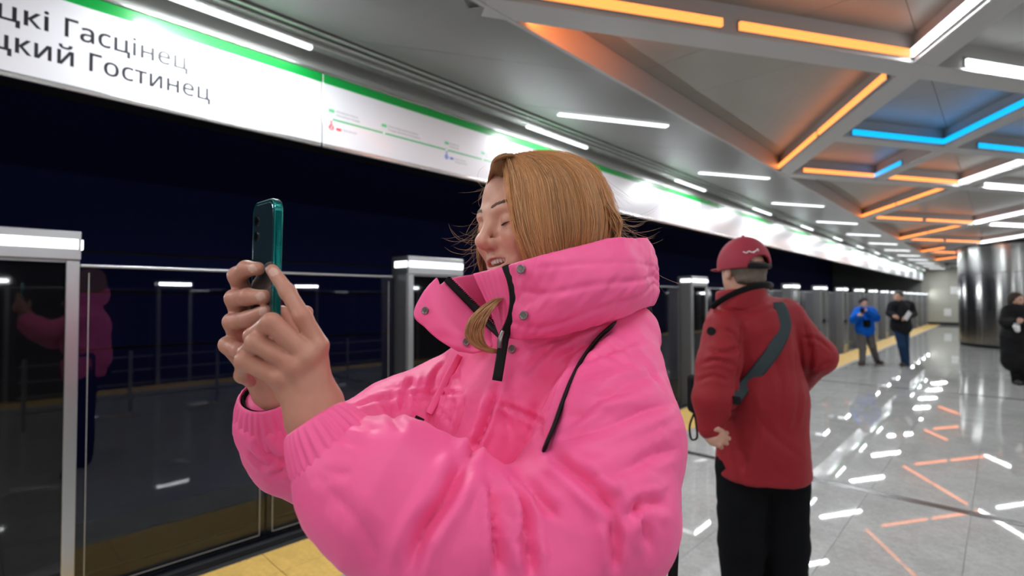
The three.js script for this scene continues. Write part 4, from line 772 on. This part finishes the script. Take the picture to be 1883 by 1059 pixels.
  part('chin_guard', sheet(GG, 90, 40, 0.008, -1, (u, v) => 0.0011 * Math.abs(Math.sin(u * 7 * Math.PI))), pinkMat, woman);
  // zips
  const zipN = sweep([[931, 488, 0.776], [941, 516, 0.768], [946, 552, 0.766], [941, 585, 0.768], [929, 614, 0.774], [924, 640, 0.772], [914, 700, 0.762]].map((q) => P(...q)), 0.0075, 8, 40, 0.35, camDir(0, 0, 1));
  const zipF = sweep([[821, 513, 0.900], [846, 539, 0.892], [872, 566, 0.884], [898, 595, 0.870], [922, 618, 0.835]].map((q) => P(...q)), 0.006, 8, 30, 0.4, camDir(0, 0, 1));
  part('zip', join([zipN, zipF]), zipMat, woman, null, 'black zip of the jacket');
  const teeth = []; for (let i = 0; i < 34; i++) { const s = i / 33, a = P(lerp(826, 918, s), lerp(514, 606, s) - 4, lerp(0.896, 0.838, s)); const b = box(0.0022, 0.0022, 0.0055).clone(); b.translate(a.x, a.y, a.z); teeth.push(b); }
  part('zip_teeth', join(teeth), zipMat, woman);
  part('zip_pull', sweep([[924, 608, 0.762], [920, 622, 0.756], [918, 640, 0.755]].map((q) => P(...q)), 0.0035, 8, 10, 0.6, camDir(0, 0, 1)), metalDark, woman);
  // snaps
  const snapOn = (f, px, py, near) => { };
  for (const [px, py, d] of [[958, 495, 0.742], [963, 580, 0.742], [943, 641, 0], [782, 571, 0.868], [858, 628, 0.836]]) {
    const c = d ? P(px, py, d) : onSurface(jf, px, py, 0.4, 1.3), g = [new THREE.TorusGeometry(0.0052, 0.0017, 8, 20), new THREE.CylinderGeometry(0.0045, 0.0045, 0.002, 16).rotateX(Math.PI / 2), new THREE.CylinderGeometry(0.0018, 0.0018, 0.004, 10).rotateX(Math.PI / 2)], m = join(g), mm = part('snap', m, metalDark, woman);
    mm.position.copy(c).addScaledVector(camDir(-0.3, 0, 1).normalize(), d ? 0.001 : 0.006); mm.lookAt(mm.position.clone().add(camDir(-0.35, 0.05, 1)));
  }
  // hanging tape with a black end
  const tp = [[846, 652], [828, 685], [808, 725], [790, 758]].map(([x, y]) => onSurface(jf, x, y, 0.4, 1.3).addScaledVector(camDir(0, 0, 1), 0.008));
  part('tape', sweep(tp, 0.007, 6, 18, 0.25, camDir(0, 0, 1)), pinkMat, woman);
  { const e = part('tape_end', rbox(0.016, 0.009, 0.003, 0.001), zipMat, woman); e.position.copy(onSurface(jf, 774, 767, 0.4, 1.3)).addScaledVector(camDir(0, 0, 1), 0.016); e.quaternion.setFromRotationMatrix(new THREE.Matrix4().makeRotationFromEuler(new THREE.Euler(0, YAW, -0.45, 'YXZ'))); }
  // trousers and boots
  part('trousers', blob([...legs.flatMap((l) => chain([l[0].clone().setY(0.98), l[1], l[2].clone().setY(0.2)], [0.105, 0.075, 0.06], 0.03))], 0.014), clothBlack, woman);
  for (const s of [0.11, -0.11]) { const a = foot(s); part('boot', blob([cap(a.clone().setY(0.30), a.clone().setY(0.08), 0.062, 0.05, 0.02), cap(a.clone().setY(0.052), a.clone().addScaledVector(front, 0.15).setY(0.045), 0.05, 0.043, 0.02)], 0.008), clothBlack, woman); }

  // ---- the phone
  const ph = thing('smartphone', 'teal smartphone held upright in front of the woman in pink', 'phone');
  const wv = camDir(0.714, 0, 0.70), nv = camDir(-0.70, 0, 0.714), up = V(0, 1, 0).addScaledVector(camDir(1, 0, 0), 0.035).normalize();
  ph.position.copy(P(490, 484, 0.660)); ph.quaternion.setFromRotationMatrix(new THREE.Matrix4().makeBasis(wv, up, nv));
  const teal = std(lin(0.0, 0.16, 0.15), 0.16, 0.75, { clearcoat: 0.6 }), backM = std(lin(0.10, 0.20, 0.24), 0.04, 0.85, { clearcoat: 1, clearcoatRoughness: 0.03 });
  const slab = (w, h, d, r) => { const s = new THREE.Shape(), x = w / 2, y = h / 2; s.moveTo(-x + r, -y); s.lineTo(x - r, -y); s.absarc(x - r, -y + r, r, -Math.PI / 2, 0); s.lineTo(x, y - r); s.absarc(x - r, y - r, r, 0, Math.PI / 2); s.lineTo(-x + r, y); s.absarc(-x + r, y - r, r, Math.PI / 2, Math.PI); s.lineTo(-x, -y + r); s.absarc(-x + r, -y + r, r, Math.PI, 1.5 * Math.PI); return new THREE.ExtrudeGeometry(s, { depth: d, bevelEnabled: true, bevelSize: 0.0015, bevelThickness: d > 0.004 ? 0.0028 : 0.0004, bevelSegments: 4, curveSegments: 8 }).translate(0, 0, -d / 2); };
  part('case', slab(0.073, 0.158, 0.0048, 0.015), teal, ph); part('back_glass', slab(0.064, 0.149, 0.001, 0.012), backM, ph, [0, 0, 0.0048]);
  part('screen', slab(0.066, 0.150, 0.0006, 0.007), glow(0.25, 0.3, 0.4, 0.35), ph, [0, 0, -0.0050]);
  for (const y of [0.055, 0.035]) part('lens', new THREE.CylinderGeometry(0.006, 0.006, 0.002, 18).rotateX(Math.PI / 2), M.glassBlack, ph, [-0.02, y, 0.0062]);
  part('side_button', rbox(0.002, 0.02, 0.003, 0.0008), teal, ph, [0.0385, 0.03, 0]);
  // ---- shoulder bag strap
  const bag = thing('shoulder_bag', 'black shoulder bag strap over the pink jacket', 'bag');
  const sp = [[1122, 602], [1100, 622], [1074, 655], [1052, 695], [1034, 740], [1018, 785], [1004, 818]].map(([x, y]) => onSurface(jf, x, y, 0.4, 1.3).addScaledVector(camDir(-0.2, 0, 1), 0.002));
  part('strap', sweep([P(1150, 612, 0.93), P(1138, 598, 0.87), ...sp, P(1000, 850, 0.80), P(1010, 920, 0.86)], 0.0085, 8, 60, 0.35, camDir(0, 0, 1)), zipMat, bag);
  part('rear_strap', sweep([P(1150, 612, 0.99), P(1215, 760, 1.02), P(1244, 920, 0.98), P(1240, 1000, 0.96), P(1236, 1090, 0.94)], 0.009, 8, 24, 0.35, camDir(0, 0, 1)), zipMat, bag);
  { const c = P(1232, 1180, 0.93); const b = part('pouch', new RoundedBoxGeometry(0.28, 0.2, 0.1, 4, 0.03), clothBlack, bag); b.position.copy(c); b.rotation.y = YAW - 0.6; }
}

// what is sewn to a garment belongs to it
function sew(person, host, names) { const h = person.children.find((c) => c.name === host); for (const c of [...person.children]) if (c !== h && names.includes(c.name)) h.add(c); }
sew(woman, 'jacket', ['hem', 'cuff', 'cuff_lining', 'collar', 'collar_flap', 'chin_guard', 'zip', 'zip_teeth', 'zip_pull', 'snap', 'tape', 'tape_end']);
sew(woman, 'body', ['eyelash', 'eyebrow', 'tooth']);

// ---------------------------------------------------------------- the man in the red jacket and cap
{
  const man = thing('person', 'man seen from behind in a dark red jacket, red cap and black trousers', 'person');
  const D = 2.25, red = std(lin(0.25, 0.011, 0.018), 0.62, 0, { sheen: 0.2, sheenColor: lin(0.8, 0.3, 0.3), specularIntensity: 0.5 }), capMat = std(lin(0.30, 0.022, 0.045), 0.75), greyHair = std(lin(0.11, 0.085, 0.065), 0.7), skin = std(lin(0.52, 0.29, 0.21), 0.5), strapMat = std(lin(0.035, 0.052, 0.058), 0.75, 0, { specularIntensity: 0.4 });
  const F = camDir(-0.24, 0, -0.97).normalize(), S = V().crossVectors(F, V(0, 1, 0)).normalize(), U = V(0, 1, 0);
  const floorY = 0;
  // body inside the clothes
  const hc = P(1366, 495, D), H = (f, u, s) => hc.clone().addScaledVector(F, f).addScaledVector(U, u).addScaledVector(S, s), E = (f, u, s, r, k) => ell(H(f, u, s), r, F, U, S, k);
  const headP = [E(0, 0.01, 0, [0.097, 0.11, 0.078], 0.02), E(0.03, -0.06, 0, [0.06, 0.075, 0.058], 0.03), cap(H(0.09, 0.0, 0), H(0.112, -0.035, 0), 0.009, 0.012, 0.01), E(-0.005, -0.015, 0.080, [0.019, 0.032, 0.009], 0.005), E(-0.005, -0.015, -0.080, [0.019, 0.032, 0.009], 0.005), cap(H(-0.01, -0.08, 0), H(-0.03, -0.17, 0), 0.058, 0.065, 0.03)];
  const hip = P(1400, 850, D), lh = [P(1302, 792, 2.10), P(1312, 806, 2.085)];
  const hand = [cap(lh[0], lh[1], 0.030, 0.030, 0.01), ...[[1336, 796], [1340, 806], [1336, 815], [1326, 822]].flatMap(([x, y], i) => chain([P(1314, 800 + i * 5, 2.075), P((1314 + x) / 2 + 2, 799 + i * 6, 2.065), P(x, y, 2.085)], [0.013, 0.012, 0.0095], 0.006)), ...chain([P(1305, 790, 2.07), P(1318, 788, 2.06), P(1328, 793, 2.065)], [0.014, 0.012, 0.010], 0.006), cap(P(1308, 740, 2.13), lh[0], 0.036, 0.03, 0.01)];
  const rh = [cap(P(1470, 700, 2.40), P(1450, 712, 2.46), 0.03, 0.028, 0.01), ...[0, 1, 2, 3].flatMap((i) => chain([P(1450, 706 + i * 5, 2.46), P(1436, 708 + i * 5, 2.49), P(1424, 712 + i * 5, 2.48)], [0.012, 0.011, 0.009], 0.006))];
  const core = [cap(P(1378, 600, D), P(1400, 780, D), 0.09, 0.12, 0.05), ...chain([P(1335, 612, 2.24), P(1312, 735, 2.13)], [0.04, 0.036], 0.02), ...chain([P(1445, 595, 2.25), P(1500, 652, 2.25), P(1470, 700, 2.40)], [0.05, 0.045, 0.035], 0.02), ...[1363, 1441].flatMap((x) => chain([P(1400, 780, D), P(x, 870, D), P(x, 850, D).setY(0.1)], [0.09, 0.06, 0.04], 0.04))];
  part('body', join([blob(headP, 0.006), blob(hand, 0.004), blob(rh, 0.005), blob(core, 0.018)]), skin, man);
  // hair at the nape
  { const hg = blob([E(-0.016, 0.0, 0, [0.092, 0.06, 0.083], 0.01), E(-0.045, -0.045, 0, [0.058, 0.034, 0.066], 0.02)], 0.005); displace(hg, (x, y, z) => 0.003 * noise3(x * 110, y * 30, z * 110)); part('hair', hg, greyHair, man); }
  // cap
  const dome = E(-0.004, 0.020, 0, [0.116, 0.122, 0.104], 0.01), under = (x, y, z) => { const q = V(x, y, z).sub(hc), f = q.dot(F), u = q.dot(U); return u - (-0.004 - f * 0.05); };
  const hole = E(-0.118, 0.012, 0.004, [0.06, 0.044, 0.056], 0.004), holeF = (x, y, z) => hole(x, y, z);
  const capF = (x, y, z) => { let d = Math.max(dome(x, y, z), -(dome(x, y, z) + 0.010)); d = smax(d, -under(x, y, z), 0.003); return smax(d, -holeF(x, y, z), 0.003); };
  const cg = netMesh(capF, dome.lo.map((v) => v - 0.02), dome.hi.map((v) => v + 0.02), 0.0042, true);
  part('cap', cg, capMat, man, null, 'dark red baseball cap with a rear opening');
  part('cap_strap', sweep([[-0.100, 0.012, -0.056], [-0.117, 0.010, -0.02], [-0.119, 0.010, 0.02], [-0.106, 0.012, 0.056]].map((q) => H(...q)), 0.011, 8, 16, 0.2, F.clone().negate()), zipMat, man);
  part('cap_brim', blob([ell(H(0.12, 0.0, 0), [0.06, 0.008, 0.066], F, U, S, 0.01)], 0.006), capMat, man);
  part('cap_button', new THREE.SphereGeometry(0.008, 12, 8), capMat, man).position.copy(H(-0.004, 0.141, 0));
  const squig = (pts) => sweep(pts.map(([x, y]) => onSurface(dome, x, y, 1.8, 2.6).addScaledVector(camDir(0, 0, 1), 0.002)), 0.0022, 5, 20);
  part('cap_logo', join([squig([[1366, 463], [1372, 465], [1377, 462], [1382, 464], [1388, 462]]), squig([[1385, 465], [1390, 461], [1393, 458], [1394, 462]])]), M.white, man, null, 'small white embroidered mark');
  // jacket
  const tor = [cap(P(1335, 592, D), P(1440, 585, D), 0.088, 0.088, 0.05), cap(P(1390, 610, D), P(1402, 730, D), 0.150, 0.172, 0.05), cap(P(1402, 730, D), P(1402, 870, D), 0.172, 0.195, 0.05), cap(P(1370, 560, D), P(1380, 600, D), 0.085, 0.11, 0.05)];
  const la = chain([P(1330, 602, 2.2), P(1322, 665, 2.15), P(1311, 735, 2.11), P(1306, 786, 2.10)], [0.082, 0.086, 0.078, 0.05], 0.02), ra = chain([P(1448, 592, 2.25), P(1499, 652, 2.24), P(1466, 702, 2.40)], [0.080, 0.080, 0.058], 0.03);
  const hem = P(1400, 872, D).y, bodyF = field(tor), jF0 = unite([(x, y, z) => smax(bodyF(x, y, z), hem - y, 0.02), field(la), field(ra)], 0.012);
  const [lo, hi] = boundsOf([...tor, ...la, ...ra], 0.02), jm = netMesh(jF0, lo, hi, 0.009);
  const FL = folds(jF0, [
    [[[1300, 640], [1330, 648], [1360, 640]], -0.010, 0.014], [[[1290, 668], [1320, 662], [1352, 672]], -0.008, 0.012], [[[1284, 700], [1310, 692], [1340, 700]], -0.006, 0.012], [[[1365, 590], [1362, 650], [1352, 720], [1340, 780]], -0.016, 0.014],
    [[[1320, 600], [1350, 615], [1362, 640]], -0.008, 0.012], [[[1480, 600], [1490, 650], [1486, 700]], -0.014, 0.014], [[[1470, 620], [1505, 625], [1530, 645]], -0.006, 0.012], [[[1490, 690], [1510, 672], [1532, 664]], -0.007, 0.010],
    [[[1420, 640], [1440, 720], [1436, 800]], -0.006, 0.02], [[[1390, 760], [1420, 800], [1470, 840]], -0.005, 0.02], [[[1345, 570], [1390, 575], [1430, 562]], -0.006, 0.012], [[[1350, 820], [1370, 840], [1365, 870]], -0.005, 0.014], [[[1460, 640], [1470, 720], [1465, 790]], -0.005, 0.018],
  ], 1.6, 2.8);
  displace(jm, (x, y, z) => { let d = 0; for (const f of FL) d += f(x, y, z); return clamp(d + 0.006 * noise3(x * 9, y * 9, z * 9) + 0.0015 * noise3(x * 40, y * 40, z * 40), -0.02, 0.02); });
  part('jacket', jm, red, man);
  const ringGrid = (c, rf, rs, y0, y1, lean, open = 0.5) => { const g = []; for (let i = 0; i <= 26; i++) { const a = open + i / 26 * (2 * Math.PI - 2 * open), p = c.clone().addScaledVector(F, Math.cos(a) * rf).addScaledVector(S, Math.sin(a) * rs); const back = -Math.cos(a); g.push([0, 0.5, 1].map((v) => p.clone().addScaledVector(U, lerp(y0, y1, v) + back * 0.012 * v).addScaledVector(F, -lean * v))); } return g; };
  const nc = P(1364, 556, D);
  part('collar', sheet(ringGrid(nc, 0.094, 0.098, -0.03, 0.052, -0.006), 60, 10, 0.016, 1), red, man);
  part('collar_trim', sweep([[1308, 566], [1322, 555], [1342, 543], [1366, 533], [1392, 526], [1412, 524], [1420, 529]].map(([x, y], i) => P(x, y, [2.235, 2.19, 2.163, 2.15, 2.154, 2.18, 2.235][i])), 0.015, 8, 40, 0.22, camDir(0, 0, 1)), zipMat, man, null, 'black trim along the turned collar');
  { const p = onSurface(jF0, 1308, 609, 1.7, 2.6), e = part('sleeve_badge', new THREE.CylinderGeometry(0.018, 0.018, 0.008, 20).rotateX(Math.PI / 2), zipMat, man, null, 'small dark round sleeve badge'); e.position.copy(p); e.lookAt(p.clone().add(camDir(-0.55, 0.15, 1))); }
  sew(man, 'cap', ['cap_strap', 'cap_brim', 'cap_button', 'cap_logo']); sew(man, 'jacket', ['collar', 'collar_trim', 'sleeve_badge']);
  // trousers, shoes
  const legs = [P(1363, 860, D), P(1441, 860, D)].map((p, i) => chain([p, p.clone().setY(0.45).addScaledVector(S, i ? 0.005 : -0.005), p.clone().setY(0.1)], [0.108, 0.092, 0.08], 0.03));
  const tf = [cap(P(1375, 850, D), P(1430, 850, D), 0.12, 0.12, 0.04), ...legs.flat()], tg = blob(tf, 0.012); displace(tg, (x, y, z) => 0.004 * noise3(x * 12, y * 10, z * 12) + 0.003 * noise3(x * 10, y * 34, z * 10));
  part('trousers', tg, clothBlack, man);
  for (const px of [1363, 1441]) { const a = P(px, 860, D).setY(0.05); part('shoe', blob([cap(a, a.clone().addScaledVector(F, 0.17), 0.05, 0.042, 0.02)], 0.009), clothBlack, man); }
  // crossbody bag
  const bag = thing('crossbody_bag', 'small dark bag on a grey strap across the red jacket', 'bag');
  const pts = [[1428, 556], [1437, 572], [1441, 600], [1424, 640], [1398, 675], [1370, 708], [1347, 734]].map(([x, y]) => (onSurface(jF0, x, y, 1.7, 2.8) ?? P(x, y, 2.2)).addScaledVector(camDir(0, 0, 1), 0.004));
  // carry the ribbon on around the body under the left arm to the pouch
  part('strap', sweep([...pts, P(1330, 745, 2.16), P(1312, 742, 2.24)], 0.027, 8, 50, 0.14, camDir(0, 0, 1)), strapMat, bag);
  part('buckle', rbox(0.055, 0.03, 0.014, 0.004), zipMat, bag).position.copy(pts[6].clone().addScaledVector(camDir(0, 0, 1), 0.006));
  const b = part('pouch', new RoundedBoxGeometry(0.10, 0.17, 0.09, 4, 0.02), clothBlack, bag); b.position.copy(P(1288, 725, 2.32)); b.rotation.y = YAW;
  part('strap_loop', sweep([[1276, 760, 2.2], [1268, 785, 2.17], [1272, 808, 2.16], [1281, 806, 2.16], [1280, 780, 2.17], [1277, 760, 2.2]].map((q) => P(...q)), 0.0045, 6, 30), zipMat, bag);
}

// ---------------------------------------------------------------- people further along the platform
function farPerson(label, d, o) {
  const p = thing('person', label, 'person'), q = (x, y, dd = 0) => P(x, y, d + dd), px = d / FPX;
  const skin = std(lin(0.5, 0.28, 0.2), 0.6), cell = Math.max(0.008, px * 0.8);
  const hd = q(...o.head), f = camDir(...o.face).normalize(), s = V().crossVectors(f, V(0, 1, 0)).normalize(), H = (a, b, c) => hd.clone().addScaledVector(f, a).add(V(0, b, 0)).addScaledVector(s, c);
  const headP = [ell(H(0, 0.01, 0), [0.095, 0.115, 0.078], f, V(0, 1, 0), s, 0.02), ell(H(0.025, -0.06, 0), [0.06, 0.07, 0.055], f, V(0, 1, 0), s, 0.03), cap(H(0.085, 0, 0), H(0.11, -0.03, 0), 0.01, 0.013, 0.01), ell(H(0.055, -0.005, 0.08), [0.012, 0.03, 0.01], f, V(0, 1, 0), s, 0.01), ell(H(-0.005, -0.01, -0.08), [0.018, 0.03, 0.01], f, V(0, 1, 0), s, 0.01), cap(H(-0.01, -0.08, 0), H(-0.02, -0.2, 0), 0.055, 0.06, 0.03)];
  const hands = o.hands.flatMap(([x, y, z, dx, dy]) => { const a = q(x, y, z); return [cap(a, q(x + dx, y + dy, z - 0.02), 0.038, 0.034, 0.01), ...[-1.5, -0.5, 0.5, 1.5].flatMap((k) => chain([q(x + dx, y + dy + k * 1.2 * 0.016 / px, z - 0.03), q(x + dx * 1.9, y + dy * 1.9 + k * 0.016 / px, z - 0.05), q(x + dx * 2.3, y + dy * 2.3 + k * 0.012 / px, z - 0.02)], [0.012, 0.0115, 0.009], 0.006)), ...chain([a, q(x + dx * 1.2, y + dy * 1.2 - 0.045 / px, z - 0.03)], [0.014, 0.011], 0.008)]; });
  const core = [cap(q(o.cx, o.sh + 3), q(o.cx, o.hip), 0.1, 0.12, 0.05), ...o.arms.flatMap((a) => chain(a.map((v) => q(...v)), [0.045, 0.04, 0.032], 0.02)), ...o.legs.flatMap((l) => chain(l.map((v) => q(...v)), [0.07, 0.05, 0.04], 0.03))];
  part('body', join([blob(headP, Math.min(cell, 0.009)), blob(hands, 0.006), blob(core, 0.02)]), skin, p);
  const coat = [cap(q(o.cx - o.sw, o.sh), q(o.cx + o.sw, o.sh), 0.085, 0.085, 0.06), ...chain(o.coat.map(([x, y]) => q(x, y)), o.coatR, 0.05), ...o.arms.flatMap((a) => chain(a.map((v) => q(...v)), o.armR ?? [0.08, 0.07, 0.055], 0.02)), cap(H(-0.01, -0.15, 0), H(-0.01, -0.11, 0), 0.085, 0.075, 0.03)];
  const cg = blob(coat, cell); displace(cg, (x, y, z) => 0.008 * noise3(x * 9, y * 9, z * 9) + 0.004 * noise3(x * 14, y * 30, z * 14));
  part(o.coatName ?? 'jacket', cg, std(o.coatC, 0.7, 0, { specularIntensity: 0.3 }), p);
  const lg = blob(o.legs.flatMap((l) => chain(l.map((v) => q(...v)), o.legR ?? [0.095, 0.075, 0.062], 0.03)), cell); displace(lg, (x, y, z) => 0.005 * noise3(x * 12, y * 20, z * 12));
  part('trousers', lg, std(o.legC, 0.85, 0, { specularIntensity: 0.3 }), p);
  o.legs.forEach((l, i) => { const a = q(...l[2]).setY(o.lift?.[i] ?? 0.045); part('shoe', blob([cap(a.clone().setY(a.y + 0.05), a, 0.05, 0.045, 0.02), cap(a, a.clone().addScaledVector(camDir(...o.toe[i]).setY(0).normalize(), 0.15).setY(0.042), 0.045, 0.04, 0.02)], 0.009), std(o.shoeC ?? lin(0.02, 0.014, 0.01), 0.6), p); });
  part(o.hatName ?? 'hat', blob([ell(H(-0.012, 0.035, 0), o.hatR ?? [0.106, 0.105, 0.09], f, V(0, 1, 0), s, 0.01), ...(o.hatName === 'hair' ? [ell(H(-0.05, -0.03, 0), [0.07, 0.09, 0.085], f, V(0, 1, 0), s, 0.03)] : [cap(H(-0.07, 0.0, 0), H(-0.06, 0.03, 0), 0.045, 0.06, 0.02)])], 0.009, [ell(H(0.10, -0.03, 0), [0.075, 0.095, 0.10], f, V(0, 1, 0), s, 0.01)]), std(o.hatC, 0.8), p);
  for (const k of [0.03, -0.03]) part('eye', new THREE.SphereGeometry(0.012, 8, 6).translate(...H(0.083, 0.004, k).toArray()), clothBlack, p);
  sew(p, 'body', ['eye']);
  return { p, q };
}
{
  const d1 = 11.8, blue = farPerson('person in a blue jacket, dark hat and grey trousers holding a phone to the chest', d1, {
    head: [1588, 557.5], face: [-0.15, -0.1, 1], cx: 1590, sh: 571, sw: 9, hip: 607, coat: [[1590, 578], [1590, 604]], coatR: [0.15, 0.20],
    arms: [[[1577, 572, 0], [1571, 588, -0.05], [1582, 579, -0.3]], [[1603, 572, 0], [1610, 584, -0.05], [1593, 570, -0.3]]], armR: [0.095, 0.095, 0.065], hands: [[1580, 579, -0.32, 3, -0.5], [1592, 570, -0.32, -3, 0.5]],
    legs: [[[1584, 606, 0], [1586, 640, -0.05], [1586, 667, -0.05]], [[1598, 606, 0], [1604, 636, 0.02], [1612, 662, 0.25]]], toe: [[-0.8, 0, 0.6], [0.1, 0, 1]], coatC: lin(0.0, 0.10, 0.52), legC: lin(0.12, 0.11, 0.11), hatC: lin(0.008, 0.008, 0.01), shoeC: lin(0.05, 0.025, 0.012), lift: [0.045, 0.05],
  });
  const pouch = thing('camera_bag', 'small black bag hanging in front of the blue jacket', 'bag'); const pb = part('pouch', new RoundedBoxGeometry(0.2, 0.17, 0.09, 3, 0.02), clothBlack, pouch); pb.position.copy(P(1594, 594.5, d1 - 0.27)); pb.rotation.y = YAW + 0.6;
  part('bag_strap', sweep([P(1588, 589, d1 - 0.27), P(1584, 578, d1 - 0.22), P(1583, 567, d1 - 0.1), P(1590, 564, d1)], 0.012, 6, 16, 0.4), clothBlack, pouch);
  const ph = thing('smartphone', 'small dark phone held by the person in blue', 'phone'); const sl = part('case', rbox(0.075, 0.15, 0.01, 0.004), zipMat, ph); sl.position.copy(P(1586.5, 572, d1 - 0.4)); sl.rotation.set(0.5, YAW, 0.2, 'YXZ'); const sc = part('screen', rbox(0.068, 0.14, 0.002, 0.0008), M.glassBlack, ph); sc.position.copy(sl.position).addScaledVector(camDir(0, 0.4, -1), 0.006); sc.rotation.copy(sl.rotation);
  const d2 = 11.6, dark = farPerson('man in a black jacket, grey hat and blue jeans carrying a white paper', d2, {
    head: [1652, 545], face: [-0.9, 0, 0.55], cx: 1657, sh: 559, sw: 10.5, hip: 602, coat: [[1657, 566], [1657, 600]], coatR: [0.155, 0.205],
    arms: [[[1641, 561, 0], [1637, 576, 0.02], [1647, 583, -0.25]], [[1673, 561, 0], [1679, 577, 0], [1666, 584, -0.25]]], armR: [0.09, 0.085, 0.062], hands: [[1645, 582, -0.3, 3, 1], [1664, 585, -0.3, -2, 1]],
    legs: [[[1651, 602, 0], [1658, 636, -0.1], [1664, 668, -0.05]], [[1664, 602, 0], [1664, 634, 0.0], [1667, 670, 0.02]]], toe: [[-1, 0, 0.5], [-0.9, 0, 0.7]], coatC: lin(0.010, 0.010, 0.012), legC: lin(0.012, 0.035, 0.085), hatC: lin(0.05, 0.052, 0.058), lift: [0.045, 0.045],
  });
  const paper = thing('paper_sheet', 'folded white paper in the hand of the man in black', 'paper'); const pp = part('sheet', rbox(0.11, 0.2, 0.012, 0.004), M.white, paper); pp.position.copy(P(1669, 580.5, d2 - 0.36)); pp.rotation.set(0.1, YAW + 0.2, -0.6, 'YXZ');
  part('fold', rbox(0.10, 0.19, 0.008, 0.003), M.white, paper).position.copy(pp.position).addScaledVector(camDir(0, 0, 1), -0.012); paper.children[1].rotation.copy(pp.rotation);
  const d3 = 9.1, coat = farPerson('woman in a long black quilted coat standing beside the steel column', d3, {
    head: [1869, 551], face: [0.15, 0.05, 1], cx: 1870, sh: 567, sw: 12, hip: 640, coat: [[1869, 575], [1870, 620], [1872, 662]], coatR: [0.17, 0.22, 0.235], coatName: 'coat',
    arms: [[[1855, 570, 0], [1850, 592, -0.02], [1870, 592, -0.28]], [[1886, 570, 0], [1892, 592, -0.02], [1878, 590, -0.28]]], armR: [0.10, 0.095, 0.07], hands: [[1872, 590, -0.31, 2.5, 0.5], [1877, 589, -0.31, -2.5, 0.5]],
    legs: [[[1862, 640, 0], [1866, 672, 0], [1868, 700, 0]], [[1878, 640, 0], [1878, 672, 0], [1879, 702, 0]]], toe: [[-0.5, 0, 1], [0.2, 0, 1]], coatC: lin(0.008, 0.008, 0.009), legC: lin(0.006, 0.006, 0.007), hatC: lin(0.03, 0.018, 0.012), hatName: 'hair',
  });
  const gl = thing('mitten', 'pale glove held by the woman in the black coat', 'glove'); part('glove', blob([cap(P(1866, 600, d3 - 0.36), P(1871, 607, d3 - 0.34), 0.028, 0.034, 0.02), cap(P(1873, 600, d3 - 0.36), P(1871, 607, d3 - 0.34), 0.02, 0.026, 0.02)], 0.007), M.white, gl); part('cuff', blob([cap(P(1867, 596, d3 - 0.34), P(1871, 596, d3 - 0.34), 0.022, 0.022, 0.01)], 0.007), std(lin(0.3, 0.3, 0.32), 0.8), gl);
}
// figures and what they carry: put each group's origin at its base
for (const o of scene.children) if (o.isGroup && /^(person|shoulder_bag|crossbody_bag|camera_bag|paper_sheet|mitten|smartphone_001)/.test(o.name)) {
  const b = new THREE.Box3().setFromObject(o), c = new THREE.Vector3((b.min.x + b.max.x) / 2, b.min.y, (b.min.z + b.max.z) / 2);
  o.position.copy(c); for (const k of o.children) k.position.sub(c);
}
scene.traverse((o) => { if (o.isMesh) { o.castShadow = true; o.receiveShadow = true; } });
renderer.render(scene, camera);
